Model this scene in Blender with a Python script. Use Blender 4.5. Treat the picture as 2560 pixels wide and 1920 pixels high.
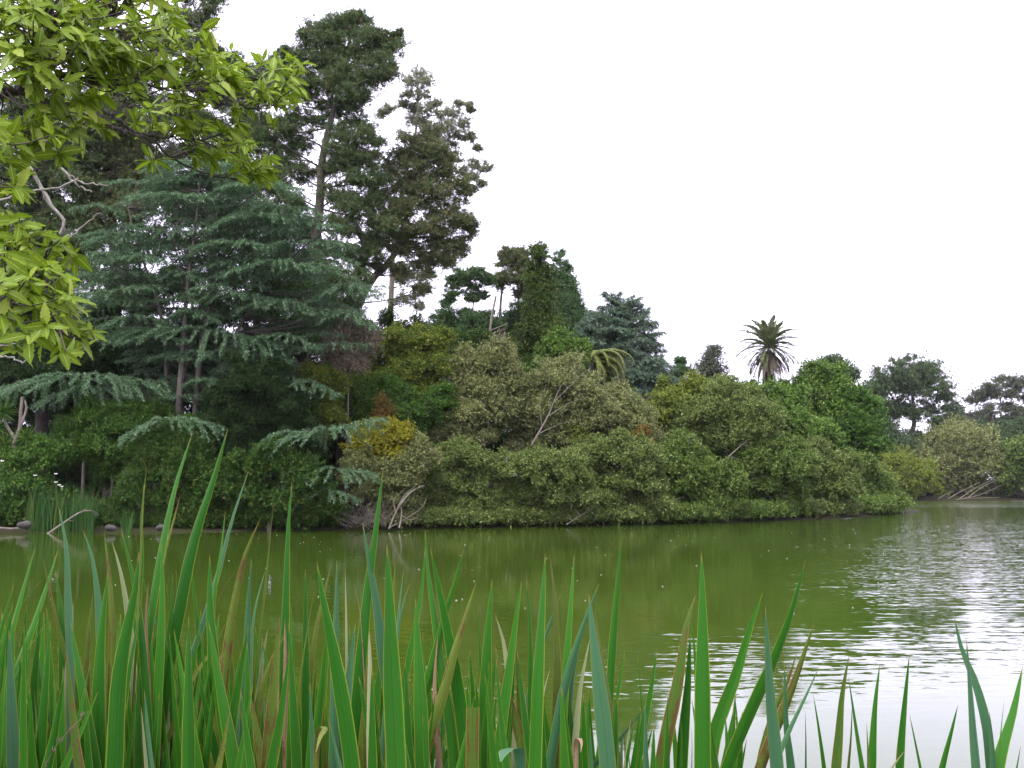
import bpy, math, random
import numpy as np
for o in list(bpy.data.objects): bpy.data.objects.remove(o)
S = bpy.context.scene
R = math.radians
# ------------------------------------------------------------------ camera
CAM = np.array([0.0, 0.0, 2.5]); FPX = 2400.0; PITCH = math.atan(255/2400.0)
cd = bpy.data.cameras.new('camera'); cam = bpy.data.objects.new('camera', cd); S.collection.objects.link(cam)
cd.sensor_fit = 'HORIZONTAL'; cd.sensor_width = 36.0; cd.lens = 36.0*FPX/2560.0
cd.clip_start = 0.05; cd.clip_end = 3000
cam.location = CAM; cam.rotation_euler = (R(90)+PITCH, 0, 0); S.camera = cam
# ------------------------------------------------------------------ sky and sun (overcast)
SUN_EL, SUN_ROT = R(62), R(215)
wd = bpy.data.worlds.new("World"); S.world = wd; wd.use_nodes = True
nt = wd.node_tree; nt.nodes.clear()
sk = nt.nodes.new('ShaderNodeTexSky'); sk.sky_type = 'NISHITA'; sk.sun_disc = False
sk.sun_elevation = SUN_EL; sk.sun_rotation = SUN_ROT; sk.air_density = 1.0; sk.dust_density = 6.0; sk.ozone_density = 1.0
hs = nt.nodes.new('ShaderNodeHueSaturation'); hs.inputs['Saturation'].default_value = 0.13
mx = nt.nodes.new('ShaderNodeMix'); mx.data_type = 'RGBA'; mx.inputs[0].default_value = 0.6
mx.inputs[7].default_value = (14.1, 13.1, 17.5, 1)          # even layer of stratus cloud
bg = nt.nodes.new('ShaderNodeBackground'); bg.inputs[1].default_value = 0.095
ow = nt.nodes.new('ShaderNodeOutputWorld')
nt.links.new(sk.outputs[0], hs.inputs['Color']); nt.links.new(hs.outputs[0], mx.inputs[6])
nt.links.new(mx.outputs[2], bg.inputs[0]); nt.links.new(bg.outputs[0], ow.inputs[0])
ld = bpy.data.lights.new('sun', 'SUN'); ld.energy = 1.5; ld.angle = R(25); ld.color = (1, 0.96, 0.88)
sun = bpy.data.objects.new('sun', ld); S.collection.objects.link(sun)
sun.rotation_euler = (R(90)-SUN_EL, 0, R(180)-SUN_ROT)
S.view_settings.view_transform = 'Standard'; S.view_settings.look = 'None'; S.view_settings.gamma = 1
S.view_settings.exposure = 1.62
S.cycles.max_bounces = 6; S.cycles.diffuse_bounces = 3; S.cycles.transmission_bounces = 3; S.cycles.glossy_bounces = 3
S.cycles.use_denoising = True
# ------------------------------------------------------------------ helpers
fwd = np.array([0, math.cos(PITCH), math.sin(PITCH)]); upv = np.array([0, -math.sin(PITCH), math.cos(PITCH)])
def at(px, py, Y):
    """the point that stands Y metres ahead of the camera in the direction of photo position px, py"""
    d = fwd + np.array([(px-1280)/FPX, 0, 0]) + upv*((960-py)/FPX)
    return CAM + d*(Y/d[1])
def nrm(a): return a/np.maximum(np.linalg.norm(a, axis=-1, keepdims=True), 1e-9)
def tag(o, label=None, cat=None, group=None, kind=None):
    if label: o['label'] = label
    if cat: o['category'] = cat
    if group: o['group'] = group
    if kind: o['kind'] = kind
    return o
def thing(name, label, cat, loc, group=None):
    o = bpy.data.objects.new(name, None); S.collection.objects.link(o); o.location = loc
    o.empty_display_size = 0.3
    return tag(o, label, cat, group)
def mesh_obj(name, V, Fc, mat, parent=None, origin=None, uv=None, smooth=False):
    """V (n,3); Fc (m,k) face indices, k = 3 or 4"""
    V = np.asarray(V, dtype=np.float32)
    if origin is not None: V = V-np.asarray(origin, dtype=np.float32)
    Fc = np.asarray(Fc, dtype=np.int32); m, k = Fc.shape
    me = bpy.data.meshes.new(name)
    me.vertices.add(len(V)); me.vertices.foreach_set('co', V.ravel())
    me.loops.add(m*k); me.loops.foreach_set('vertex_index', Fc.ravel())
    me.polygons.add(m); me.polygons.foreach_set('loop_start', np.arange(0, m*k, k, dtype=np.int32))
    if uv is not None:
        l = me.uv_layers.new(name='uv'); l.data.foreach_set('uv', np.asarray(uv, dtype=np.float32)[Fc.ravel()].ravel())
    me.update(calc_edges=True)
    if smooth: me.polygons.foreach_set('use_smooth', np.ones(m, dtype=bool))
    me.materials.append(mat)
    o = bpy.data.objects.new(name, me); S.collection.objects.link(o)
    if parent is not None: o.parent = parent
    return o
class Geo:
    """collects quads into one mesh"""
    def __init__(s): s.v = []; s.f = []; s.n = 0
    def add(s, V, Fc):
        if len(V) == 0: return
        s.v.append(np.asarray(V, dtype=np.float32).reshape(-1, 3)); s.f.append(np.asarray(Fc, dtype=np.int32)+s.n); s.n += len(s.v[-1])
    def leaves(s, C, T, N, L, W, mid=0.45):
        B = nrm(np.cross(N, T)); L = np.reshape(L, (-1, 1)); W = np.reshape(W, (-1, 1))*0.5
        P = np.stack([C, C+T*L*mid+B*W, C+T*L, C+T*L*mid-B*W], 1)
        s.add(P.reshape(-1, 3), np.arange(len(C)*4).reshape(-1, 4))
    def tube(s, pts, rad, k=6):
        pts = np.asarray(pts, float); n = len(pts); rad = np.broadcast_to(rad, (n,))
        t = nrm(np.gradient(pts, axis=0)); ref = np.array([0, 0, 1.0])
        if abs(t[:, 2]).mean() > 0.75: ref = np.array([0, 1.0, 0.03])
        a = nrm(np.cross(t, ref)); b = np.cross(t, a)
        an = np.arange(k)*2*math.pi/k
        ring = pts[:, None]+rad[:, None, None]*(a[:, None]*np.cos(an)[None, :, None]+b[:, None]*np.sin(an)[None, :, None])
        i = np.arange(n-1)[:, None]*k; j = np.arange(k)[None]; j2 = (j+1) % k
        Fc = np.stack([i+j, i+j2, i+k+j2, i+k+j], -1).reshape(-1, 4)
        s.add(ring.reshape(-1, 3), Fc)
    def build(s, name, mat, parent=None, origin=None, smooth=False):
        if not s.v: return None
        return mesh_obj(name, np.concatenate(s.v), np.concatenate(s.f), mat, parent, origin, smooth=smooth)
def curve(pts, n=12):
    """smooth line through pts, spaced by chord length so that uneven points give no bumps"""
    P = np.asarray(pts, float)
    if len(P) == 2: return P[0]+(P[1]-P[0])*np.linspace(0, 1, n)[:, None]
    t_ = np.concatenate([[0], np.cumsum(np.maximum(np.linalg.norm(np.diff(P, axis=0), axis=1), 1e-6)**0.75)])
    sl = np.diff(P, axis=0)/np.diff(t_)[:, None]; h = np.diff(t_)[:, None]
    m_ = np.vstack([sl[0], (sl[:-1]*h[1:]+sl[1:]*h[:-1])/(h[1:]+h[:-1]), sl[-1]])
    u = np.linspace(0, t_[-1], n); i = np.clip(np.searchsorted(t_, u, side='right')-1, 0, len(P)-2); hh = (t_[i+1]-t_[i])[:, None]; x = ((u-t_[i])[:, None])/hh
    return (2*x**3-3*x**2+1)*P[i]+(x**3-2*x**2+x)*hh*m_[i]+(-2*x**3+3*x**2)*P[i+1]+(x**3-x**2)*hh*m_[i+1]
def wobble(pts, amp, rng):
    pts = np.array(pts); n = len(pts); w = rng.normal(0, amp, (n, 3)); w[0] = 0; w[-1] = 0
    return pts+w
def rdir(n, rng): return nrm(rng.normal(size=(n, 3)))
UP = np.array([0, 0, 1.0])
# ------------------------------------------------------------------ materials
def new_mat(name):
    m = bpy.data.materials.new(name); m.use_nodes = True; t = m.node_tree; t.nodes.clear()
    out = t.nodes.new('ShaderNodeOutputMaterial'); return m, t, out
def mixc(t, fac, a, b, mode='MIX'):
    n = t.nodes.new('ShaderNodeMix'); n.data_type = 'RGBA'; n.blend_type = mode
    for sock, v in ((0, fac), (6, a), (7, b)):
        if hasattr(v, 'links') or hasattr(v, 'is_linked'): t.links.new(v, n.inputs[sock])
        elif sock == 0: n.inputs[0].default_value = v
        else: n.inputs[sock].default_value = (*v, 1) if len(v) == 3 else v
    return n.outputs[2]
def math_n(t, op, a, b=0.0, clamp=False):
    n = t.nodes.new('ShaderNodeMath'); n.operation = op; n.use_clamp = clamp
    for i, v in enumerate((a, b)):
        if hasattr(v, 'is_linked'): t.links.new(v, n.inputs[i])
        else: n.inputs[i].default_value = v
    return n.outputs[0]
def ramp(t, fac, stops):
    n = t.nodes.new('ShaderNodeValToRGB'); t.links.new(fac, n.inputs[0])
    while len(n.color_ramp.elements) < len(stops): n.color_ramp.elements.new(0.5)
    for e, (p, c) in zip(n.color_ramp.elements, stops): e.position = p; e.color = (*c, 1) if len(c) == 3 else c
    return n.outputs[0]
def noise(t, vec, scale, detail=3, rough=0.5):
    n = t.nodes.new('ShaderNodeTexNoise'); n.inputs['Scale'].default_value = scale; n.inputs['Detail'].default_value = detail
    n.inputs['Roughness'].default_value = rough
    if vec is not None: t.links.new(vec, n.inputs['Vector'])
    return n
def leaf_mat(name, a, b, c=None, cfrac=0.12, trans=0.3, rough=0.5, clump=0.5, spec=0.12, rib=False):
    """leaves of two tones, single leaves and whole clumps vary; a share cfrac of the leaves has colour c"""
    m, t, out = new_mat(name)
    g = t.nodes.new('ShaderNodeNewGeometry'); tc = t.nodes.new('ShaderNodeTexCoord')
    nz = noise(t, tc.outputs['Object'], 0.55, 2)
    f = math_n(t, 'MULTIPLY_ADD', nz.outputs[0], 2.0*clump)
    f.node.inputs[2].default_value = 0.0
    f = math_n(t, 'ADD', f, math_n(t, 'MULTIPLY', g.outputs['Random Per Island'], 0.6))
    f = math_n(t, 'SUBTRACT', f, 0.3+clump*0.5+0.0, True)
    col = mixc(t, f, a, b)
    if c is not None:
        r2 = math_n(t, 'FRACT', math_n(t, 'MULTIPLY', g.outputs['Random Per Island'], 37.7))
        col = mixc(t, math_n(t, 'LESS_THAN', r2, cfrac), col, c)
    if rib:                                            # pale midrib, side veins and a few brown specks
        uv = t.nodes.new('ShaderNodeUVMap'); sx_ = t.nodes.new('ShaderNodeSeparateXYZ'); t.links.new(uv.outputs[0], sx_.inputs[0])
        e = math_n(t, 'ABSOLUTE', math_n(t, 'SUBTRACT', sx_.outputs[0], 0.5))
        vein = math_n(t, 'FRACT', math_n(t, 'SUBTRACT', math_n(t, 'MULTIPLY', sx_.outputs[1], 9.0), math_n(t, 'MULTIPLY', e, 3.0)))
        col = mixc(t, math_n(t, 'MULTIPLY', math_n(t, 'LESS_THAN', vein, 0.14), 0.22), col, (c[0]*1.2, c[1]*1.15, c[2]*1.3))
        col = mixc(t, math_n(t, 'MULTIPLY', math_n(t, 'LESS_THAN', e, 0.045), 0.6), col, (c[0]*1.3, c[1]*1.2, c[2]*1.6))
        bl = noise(t, tc.outputs['Object'], 60, 2); col = mixc(t, math_n(t, 'MULTIPLY', math_n(t, 'GREATER_THAN', bl.outputs[0], 0.70), 0.7), col, (0.07, 0.05, 0.012))
    p = t.nodes.new('ShaderNodeBsdfPrincipled'); t.links.new(col, p.inputs['Base Color'])
    p.inputs['Roughness'].default_value = rough; p.inputs['Specular IOR Level'].default_value = spec
    tr = t.nodes.new('ShaderNodeBsdfTranslucent'); t.links.new(col, tr.inputs['Color'])
    ms = t.nodes.new('ShaderNodeMixShader'); ms.inputs[0].default_value = trans
    t.links.new(p.outputs[0], ms.inputs[1]); t.links.new(tr.outputs[0], ms.inputs[2]); t.links.new(ms.outputs[0], out.inputs[0])
    return m
def bark_mat(name, a, b, scale=6.0):
    m, t, out = new_mat(name); tc = t.nodes.new('ShaderNodeTexCoord')
    mp = t.nodes.new('ShaderNodeMapping'); mp.inputs['Scale'].default_value = (1, 1, 0.25); t.links.new(tc.outputs['Object'], mp.inputs[0])
    nz = noise(t, mp.outputs[0], scale, 5, 0.65)
    col = ramp(t, nz.outputs[0], [(0.3, a), (0.7, b)])
    p = t.nodes.new('ShaderNodeBsdfPrincipled'); t.links.new(col, p.inputs['Base Color']); p.inputs['Roughness'].default_value = 0.9
    bp = t.nodes.new('ShaderNodeBump'); bp.inputs['Strength'].default_value = 0.6; bp.inputs['Distance'].default_value = 0.03
    t.links.new(nz.outputs[0], bp.inputs['Height']); t.links.new(bp.outputs[0], p.inputs['Normal'])
    t.links.new(p.outputs[0], out.inputs[0]); return m
M = {}
M['olive'] = leaf_mat('olive_leaves', (0.062, 0.102, 0.020), (0.165, 0.215, 0.050), (0.240, 0.290, 0.090), 0.18)
M['olive_pale'] = leaf_mat('pale_olive_leaves', (0.095, 0.120, 0.034), (0.215, 0.240, 0.080), (0.290, 0.300, 0.130), 0.2)
M['olive_green'] = leaf_mat('olive_green_leaves', (0.050, 0.100, 0.016), (0.140, 0.210, 0.036), (0.220, 0.280, 0.070), 0.15)
M['green'] = leaf_mat('green_leaves', (0.028, 0.080, 0.010), (0.080, 0.160, 0.020), (0.140, 0.210, 0.040), 0.12)
M['bright'] = leaf_mat('bright_green_leaves', (0.058, 0.125, 0.018), (0.135, 0.225, 0.032), (0.210, 0.280, 0.060), 0.12)
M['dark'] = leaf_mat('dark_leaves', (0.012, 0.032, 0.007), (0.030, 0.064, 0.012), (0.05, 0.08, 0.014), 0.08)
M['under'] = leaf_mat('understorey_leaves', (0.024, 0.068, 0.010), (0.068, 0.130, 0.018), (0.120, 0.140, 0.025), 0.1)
M['mixed'] = leaf_mat('green_and_golden_leaves', (0.050, 0.100, 0.012), (0.130, 0.190, 0.022), (0.240, 0.220, 0.030), 0.2)
M['yellow'] = leaf_mat('yellow_leaves', (0.190, 0.190, 0.014), (0.330, 0.300, 0.022), (0.120, 0.140, 0.015), 0.2)
M['ygreen'] = leaf_mat('yellow_green_leaves', (0.110, 0.145, 0.020), (0.215, 0.250, 0.036), (0.100, 0.150, 0.020), 0.2)
M['orange'] = leaf_mat('orange_leaves', (0.130, 0.085, 0.018), (0.210, 0.130, 0.026), (0.100, 0.110, 0.020), 0.2)
M['ivy'] = leaf_mat('ivy_leaves', (0.030, 0.072, 0.011), (0.085, 0.130, 0.020), (0.170, 0.180, 0.040), 0.14)
M['pine'] = leaf_mat('pine_needles', (0.046, 0.092, 0.030), (0.095, 0.150, 0.048), (0.160, 0.135, 0.060), 0.18, 0.2)
M['pine_brown'] = leaf_mat('brownish_pine_needles', (0.054, 0.092, 0.030), (0.110, 0.148, 0.046), (0.160, 0.125, 0.060), 0.25, 0.2)
M['conifer'] = leaf_mat('conifer_needles', (0.042, 0.095, 0.030), (0.090, 0.150, 0.046), (0.130, 0.170, 0.060), 0.1, 0.2)
M['cedar'] = leaf_mat('blue_cedar_needles', (0.068, 0.132, 0.062), (0.132, 0.220, 0.110), (0.210, 0.300, 0.170), 0.15, 0.25)
M['cedar_far'] = leaf_mat('grey_cedar_needles', (0.080, 0.135, 0.082), (0.145, 0.205, 0.135), (0.190, 0.240, 0.160), 0.15, 0.25)
M['euc'] = leaf_mat('eucalyptus_leaves', (0.160, 0.190, 0.105), (0.250, 0.270, 0.160), (0.280, 0.270, 0.190), 0.15, 0.45)
M['cypress'] = leaf_mat('cypress_sprays', (0.042, 0.080, 0.030), (0.088, 0.130, 0.050), (0.130, 0.140, 0.070), 0.1, 0.2)
M['grey'] = leaf_mat('greyish_leaves', (0.065, 0.085, 0.050), (0.115, 0.130, 0.078), (0.150, 0.150, 0.100), 0.12, 0.25)
M['deadleaf'] = leaf_mat('dead_twig_leaves', (0.12, 0.095, 0.060), (0.20, 0.165, 0.115), (0.26, 0.22, 0.16), 0.2, 0.15)
M['near'] = leaf_mat('near_leaf', (0.095, 0.165, 0.006), (0.180, 0.270, 0.016), (0.270, 0.350, 0.050), 0.15, 0.42, 0.42, 0.5, 0.14, True)
M['palm'] = leaf_mat('palm_leaflets', (0.095, 0.130, 0.052), (0.185, 0.210, 0.095), (0.220, 0.220, 0.110), 0.15, 0.2)
M['palm_dead'] = leaf_mat('dead_palm_leaflets', (0.13, 0.115, 0.075), (0.20, 0.175, 0.12), None, 0, 0.2)
M['palm_gold'] = leaf_mat('golden_palm_leaflets', (0.075, 0.105, 0.020), (0.165, 0.180, 0.045), (0.210, 0.200, 0.070), 0.15, 0.25)
M['reed'] = leaf_mat('reed_leaves', (0.025, 0.075, 0.014), (0.055, 0.125, 0.024), (0.11, 0.14, 0.03), 0.08, 0.3)
M['white'] = leaf_mat('white_petals', (0.75, 0.75, 0.70), (0.8, 0.8, 0.78), None, 0, 0.2)
M['bark'] = bark_mat('grey_brown_bark', (0.045, 0.036, 0.028), (0.13, 0.11, 0.09))
M['bark_dark'] = bark_mat('dark_bark', (0.020, 0.016, 0.012), (0.065, 0.054, 0.042))
M['bark_pale'] = bark_mat('pale_bark', (0.11, 0.09, 0.065), (0.25, 0.215, 0.17))
M['twig'] = bark_mat('grey_twig_bark', (0.07, 0.060, 0.044), (0.17, 0.148, 0.115), 3)
M['lichen'] = bark_mat('lichen_bark', (0.07, 0.065, 0.05), (0.26, 0.25, 0.205), 18)
M['rock'] = bark_mat('grey_rock', (0.012, 0.011, 0.009), (0.05, 0.046, 0.038), 5)
# ground
m, t, out = new_mat('ground_soil'); tc = t.nodes.new('ShaderNodeTexCoord')
n1 = noise(t, tc.outputs['Object'], 0.4, 6, 0.6); n2 = noise(t, tc.outputs['Object'], 6, 5, 0.7)
col = mixc(t, n2.outputs[0], ramp(t, n1.outputs[0], [(0.35, (0.014, 0.011, 0.007)), (0.6, (0.016, 0.024, 0.006))]), (0.026, 0.020, 0.012))
p = t.nodes.new('ShaderNodeBsdfPrincipled'); t.links.new(col, p.inputs['Base Color']); p.inputs['Roughness'].default_value = 0.95; p.inputs['Specular IOR Level'].default_value = 0.1
bp = t.nodes.new('ShaderNodeBump'); bp.inputs['Distance'].default_value = 0.08; t.links.new(n2.outputs[0], bp.inputs['Height']); t.links.new(bp.outputs[0], p.inputs['Normal'])
t.links.new(p.outputs[0], out.inputs[0]); M['ground'] = m
# water: murky green, rippled by patches of wind and one wake
m, t, out = new_mat('lake_water'); g = t.nodes.new('ShaderNodeNewGeometry')
sp = t.nodes.new('ShaderNodeSeparateXYZ'); t.links.new(g.outputs['Position'], sp.inputs[0]); X, Y = sp.outputs[0], sp.outputs[1]
def mapped(sx, sy, rot=0.0):
    mp = t.nodes.new('ShaderNodeMapping'); mp.inputs['Scale'].default_value = (sx, sy, 1); mp.inputs['Rotation'].default_value = (0, 0, rot)
    t.links.new(g.outputs['Position'], mp.inputs[0]); return mp.outputs[0]
def sstep(v, a, b):
    n = t.nodes.new('ShaderNodeMapRange'); n.interpolation_type = 'SMOOTHSTEP'; t.links.new(v, n.inputs[0])
    n.inputs[1].default_value = a; n.inputs[2].default_value = b; return n.outputs[0]
def mul(*a):
    r = a[0]
    for b in a[1:]: r = math_n(t, 'MULTIPLY', r, b)
    return r
def add(*a):
    r = a[0]
    for b in a[1:]: r = math_n(t, 'ADD', r, b)
    return r
big = noise(t, mapped(0.10, 0.16, 0.2), 1.0, 3, 0.55).outputs[0]
ratio = math_n(t, 'DIVIDE', X, Y)
# wake band: its centre line drifts with X
yc = add(Y, mul(X, -0.10), mul(big, 3.0))
wake = mul(sstep(yc, 12.2, 14.3), math_n(t, 'SUBTRACT', 1.0, sstep(yc, 16.0, 20.0)), sstep(ratio, -0.26, -0.04))
right = mul(sstep(ratio, 0.20, 0.40), sstep(Y, 17.0, 24.0))
farw = mul(sstep(Y, 33.0, 40.0), math_n(t, 'SUBTRACT', 1.0, sstep(Y, 58.0, 70.0)), sstep(ratio, 0.04, 0.16))
patch = sstep(big, 0.5, 0.72)
calm = sstep(Y, 9.5, 13.5)
amp = add(0.008, mul(0.010, calm), mul(wake, 0.075), mul(right, 0.13), mul(sstep(Y, 105.0, 125.0), 0.34), mul(farw, 0.24, sstep(noise(t, mapped(1.6, 3.6, 0.3), 1.0, 3, 0.6).outputs[0], 0.52, 0.68)), mul(patch, 0.02, calm))
r1 = noise(t, mapped(0.8, 5.0, 0.08), 1.0, 2, 0.55); r2 = noise(t, mapped(4.0, 11.0, -0.2), 1.0, 2, 0.5)
def cen(v): return math_n(t, 'SUBTRACT', v, 0.5)
r3 = noise(t, mapped(6.0, 17.0, 0.15), 1.0, 2, 0.5)
sy = add(mul(cen(r1.outputs[0]), 2.0), mul(cen(r2.outputs[0]), 1.6), mul(cen(r3.outputs[0]), 1.8, sstep(Y, 17.0, 26.0)))
s1 = t.nodes.new('ShaderNodeSeparateColor'); t.links.new(r2.outputs[1], s1.inputs[0])
sx = mul(cen(s1.outputs[1]), 1.2)
cb = t.nodes.new('ShaderNodeCombineXYZ'); t.links.new(mul(sx, amp), cb.inputs[0]); t.links.new(mul(sy, amp), cb.inputs[1]); cb.inputs[2].default_value = 1
vn = t.nodes.new('ShaderNodeVectorMath'); vn.operation = 'NORMALIZE'; t.links.new(cb.outputs[0], vn.inputs[0])
col = mixc(t, big, (0.023, 0.043, 0.0034), (0.030, 0.052, 0.0050))
p = t.nodes.new('ShaderNodeBsdfPrincipled'); t.links.new(col, p.inputs['Base Color']); p.inputs['Roughness'].default_value = 0.04
p.inputs['IOR'].default_value = 1.31; t.links.new(vn.outputs[0], p.inputs['Normal']); t.links.new(p.outputs[0], out.inputs[0]); M['water'] = m
# sword leaves: u across, v along; thin pale edges, lengthwise fibres, brown blotches
def blade_mat(name, a, b, edge, spot, spot_amt, rough=0.38, tip=(0.20, 0.16, 0.03)):
    m, t, out = new_mat(name); uv = t.nodes.new('ShaderNodeUVMap'); s = t.nodes.new('ShaderNodeSeparateXYZ'); t.links.new(uv.outputs[0], s.inputs[0])
    oi = t.nodes.new('ShaderNodeObjectInfo'); tc = t.nodes.new('ShaderNodeTexCoord')
    mp = t.nodes.new('ShaderNodeMapping'); mp.inputs['Scale'].default_value = (26, 0.8, 1); t.links.new(uv.outputs[0], mp.inputs[0])
    ad = t.nodes.new('ShaderNodeVectorMath'); ad.operation = 'ADD'; t.links.new(mp.outputs[0], ad.inputs[0])
    cbn = t.nodes.new('ShaderNodeCombineXYZ'); t.links.new(math_n(t, 'MULTIPLY', oi.outputs['Random'], 90.0), cbn.inputs[2]); t.links.new(cbn.outputs[0], ad.inputs[1])
    fib = noise(t, ad.outputs[0], 1.0, 3, 0.6)
    f = math_n(t, 'ADD', math_n(t, 'MULTIPLY', fib.outputs[0], 0.8), math_n(t, 'SUBTRACT', math_n(t, 'MULTIPLY', oi.outputs['Random'], 0.7), 0.30), True)
    col = mixc(t, f, a, b)
    e = math_n(t, 'MULTIPLY', math_n(t, 'ABSOLUTE', math_n(t, 'SUBTRACT', s.outputs[0], 0.5)), 2.0)
    keel = math_n(t, 'LESS_THAN', e, 0.05); col = mixc(t, math_n(t, 'MULTIPLY', keel, 0.35), col, (a[0]*0.6, a[1]*0.6, a[2]*0.6))
    bn = noise(t, tc.outputs['Object'], 9.0, 4, 0.7); bs = noise(t, tc.outputs['Object'], 170.0, 2, 0.5)
    spf = math_n(t, 'ADD', math_n(t, 'ADD', bn.outputs[0], math_n(t, 'MULTIPLY', bs.outputs[0], 0.35)), math_n(t, 'MULTIPLY', e, 0.22))
    n = t.nodes.new('ShaderNodeMapRange'); t.links.new(spf, n.inputs[0]); n.inputs[1].default_value = 1.02-spot_amt; n.inputs[2].default_value = 1.12-spot_amt
    col = mixc(t, n.outputs[0], col, spot)
    en = t.nodes.new('ShaderNodeMapRange'); t.links.new(e, en.inputs[0]); en.inputs[1].default_value = 0.86; en.inputs[2].default_value = 0.95
    col = mixc(t, math_n(t, 'MULTIPLY', en.outputs[0], 0.8), col, edge)
    tn = t.nodes.new('ShaderNodeMapRange'); t.links.new(s.outputs[1], tn.inputs[0]); tn.inputs[1].default_value = 0.982; tn.inputs[2].default_value = 1.0
    col = mixc(t, tn.outputs[0], col, tip)
    p = t.nodes.new('ShaderNodeBsdfPrincipled'); t.links.new(col, p.inputs['Base Color']); p.inputs['Roughness'].default_value = rough
    p.inputs['Specular IOR Level'].default_value = 0.22
    bp = t.nodes.new('ShaderNodeBump'); bp.inputs['Strength'].default_value = 0.25; bp.inputs['Distance'].default_value = 0.002
    t.links.new(fib.outputs[0], bp.inputs['Height']); t.links.new(bp.outputs[0], p.inputs['Normal'])
    tr = t.nodes.new('ShaderNodeBsdfTranslucent'); t.links.new(col, tr.inputs['Color'])
    ms = t.nodes.new('ShaderNodeMixShader'); ms.inputs[0].default_value = 0.22
    t.links.new(p.outputs[0], ms.inputs[1]); t.links.new(tr.outputs[0], ms.inputs[2]); t.links.new(ms.outputs[0], out.inputs[0]); return m
BM = {'f': blade_mat('fresh_sword_leaf', (0.013, 0.078, 0.005), (0.034, 0.140, 0.011), (0.17, 0.22, 0.02), (0.09, 0.075, 0.016), 0.06),
      'b': blade_mat('bluish_sword_leaf', (0.024, 0.088, 0.030), (0.055, 0.140, 0.060), (0.13, 0.17, 0.045), (0.10, 0.09, 0.03), 0.02, 0.45),
      'y': blade_mat('ageing_sword_leaf', (0.035, 0.085, 0.008), (0.095, 0.130, 0.016), (0.20, 0.15, 0.03), (0.075, 0.050, 0.013), 0.215, 0.5, (0.16, 0.08, 0.02)),
      'p': blade_mat('pale_sword_leaf', (0.14, 0.18, 0.08), (0.24, 0.26, 0.13), (0.36, 0.33, 0.16), (0.22, 0.15, 0.07), 0.12, 0.6),
      'd': blade_mat('dead_sword_leaf', (0.13, 0.085, 0.042), (0.27, 0.19, 0.11), (0.16, 0.10, 0.05), (0.10, 0.055, 0.025), 0.18, 0.75, (0.15, 0.09, 0.04))}
# ------------------------------------------------------------------ ground and lake
LAKE = np.array([(-75, 15), (-60, 6), (-8, 4.8), (0, 4.6), (10, 5), (40, 3), (90, 10), (150, 60), (150, 150), (105, 166), (88, 164), (67, 161),
                 (58, 150), (47, 120), (41, 97), (37.5, 90), (34, 86), (25.6, 75), (14.5, 67), (7, 63), (0.5, 60), (-8.7, 55.5), (-17, 53.5), (-27.7, 52), (-45, 48), (-65, 35)], float)
def lake_dist(P):
    """signed distance to the shore, positive on land"""
    P = np.asarray(P, float); A = LAKE; B = np.roll(LAKE, -1, 0); best = np.full(len(P), 1e9); ins = np.zeros(len(P), bool)
    for a, b in zip(A, B):
        ab = b-a; t_ = np.clip(((P-a)@ab)/(ab@ab), 0, 1); d = np.linalg.norm(P-a-t_[:, None]*ab, axis=1); best = np.minimum(best, d)
        c = (a[1] > P[:, 1]) != (b[1] > P[:, 1])
        xi = a[0]+(P[:, 1]-a[1])*(b[0]-a[0])/np.where(b[1] == a[1], 1e-9, b[1]-a[1]); ins ^= c & (P[:, 0] < xi)
    return np.where(ins, -best, best)
def ground_z(x, y):
    P = np.stack([np.atleast_1d(x), np.atleast_1d(y)], 1).astype(float); d = lake_dist(P)
    land = 0.02+0.30*(1-np.exp(-np.maximum(d, 0)/1.2))+np.minimum(np.maximum(d-1.5, 0)*0.16, 1.2)+np.minimum(np.maximum(d-9, 0)*0.05, 2.5)
    land = land+0.12*np.sin(P[:, 0]*0.7+1)*np.cos(P[:, 1]*0.6)*np.clip(d/3, 0, 1)
    return np.where(d < 0, np.maximum(-1.4, 0.02+d*0.55), land)
def gz(x, y): return float(ground_z(x, y)[0])
gx = np.unique(np.concatenate([-np.geomspace(90, 900, 14), np.arange(-90, 120, 1.6), np.geomspace(120, 900, 14)]))
gy = np.unique(np.concatenate([-np.geomspace(12, 700, 14), np.arange(-12, 12, 0.6), np.arange(12, 200, 1.6), np.geomspace(200, 1500, 14)]))
GX, GY = np.meshgrid(gx, gy); gzv = ground_z(GX.ravel(), GY.ravel())
nx, ny = len(gx), len(gy); ii = np.arange(ny-1)[:, None]*nx; jj = np.arange(nx-1)[None]
gf = np.stack([ii+jj, ii+jj+1, ii+nx+jj+1, ii+nx+jj], -1).reshape(-1, 4)
tag(mesh_obj('ground', np.stack([GX.ravel(), GY.ravel(), gzv], 1), gf, M['ground'], smooth=True), 'dark wooded soil of the lake banks', 'ground', kind='structure')
wx = np.linspace(-90, 170, 40); wy = np.linspace(1, 172, 40); WX, WY = np.meshgrid(wx, wy); ii = np.arange(39)[:, None]*40; jj = np.arange(39)[None]
tag(mesh_obj('water', np.stack([WX.ravel(), WY.ravel(), 0*WX.ravel()], 1), np.stack([ii+jj, ii+jj+1, ii+40+jj+1, ii+40+jj], -1).reshape(-1, 4), M['water']),
    'murky olive green lake with a rippled wake', 'water', kind='structure')
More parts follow.
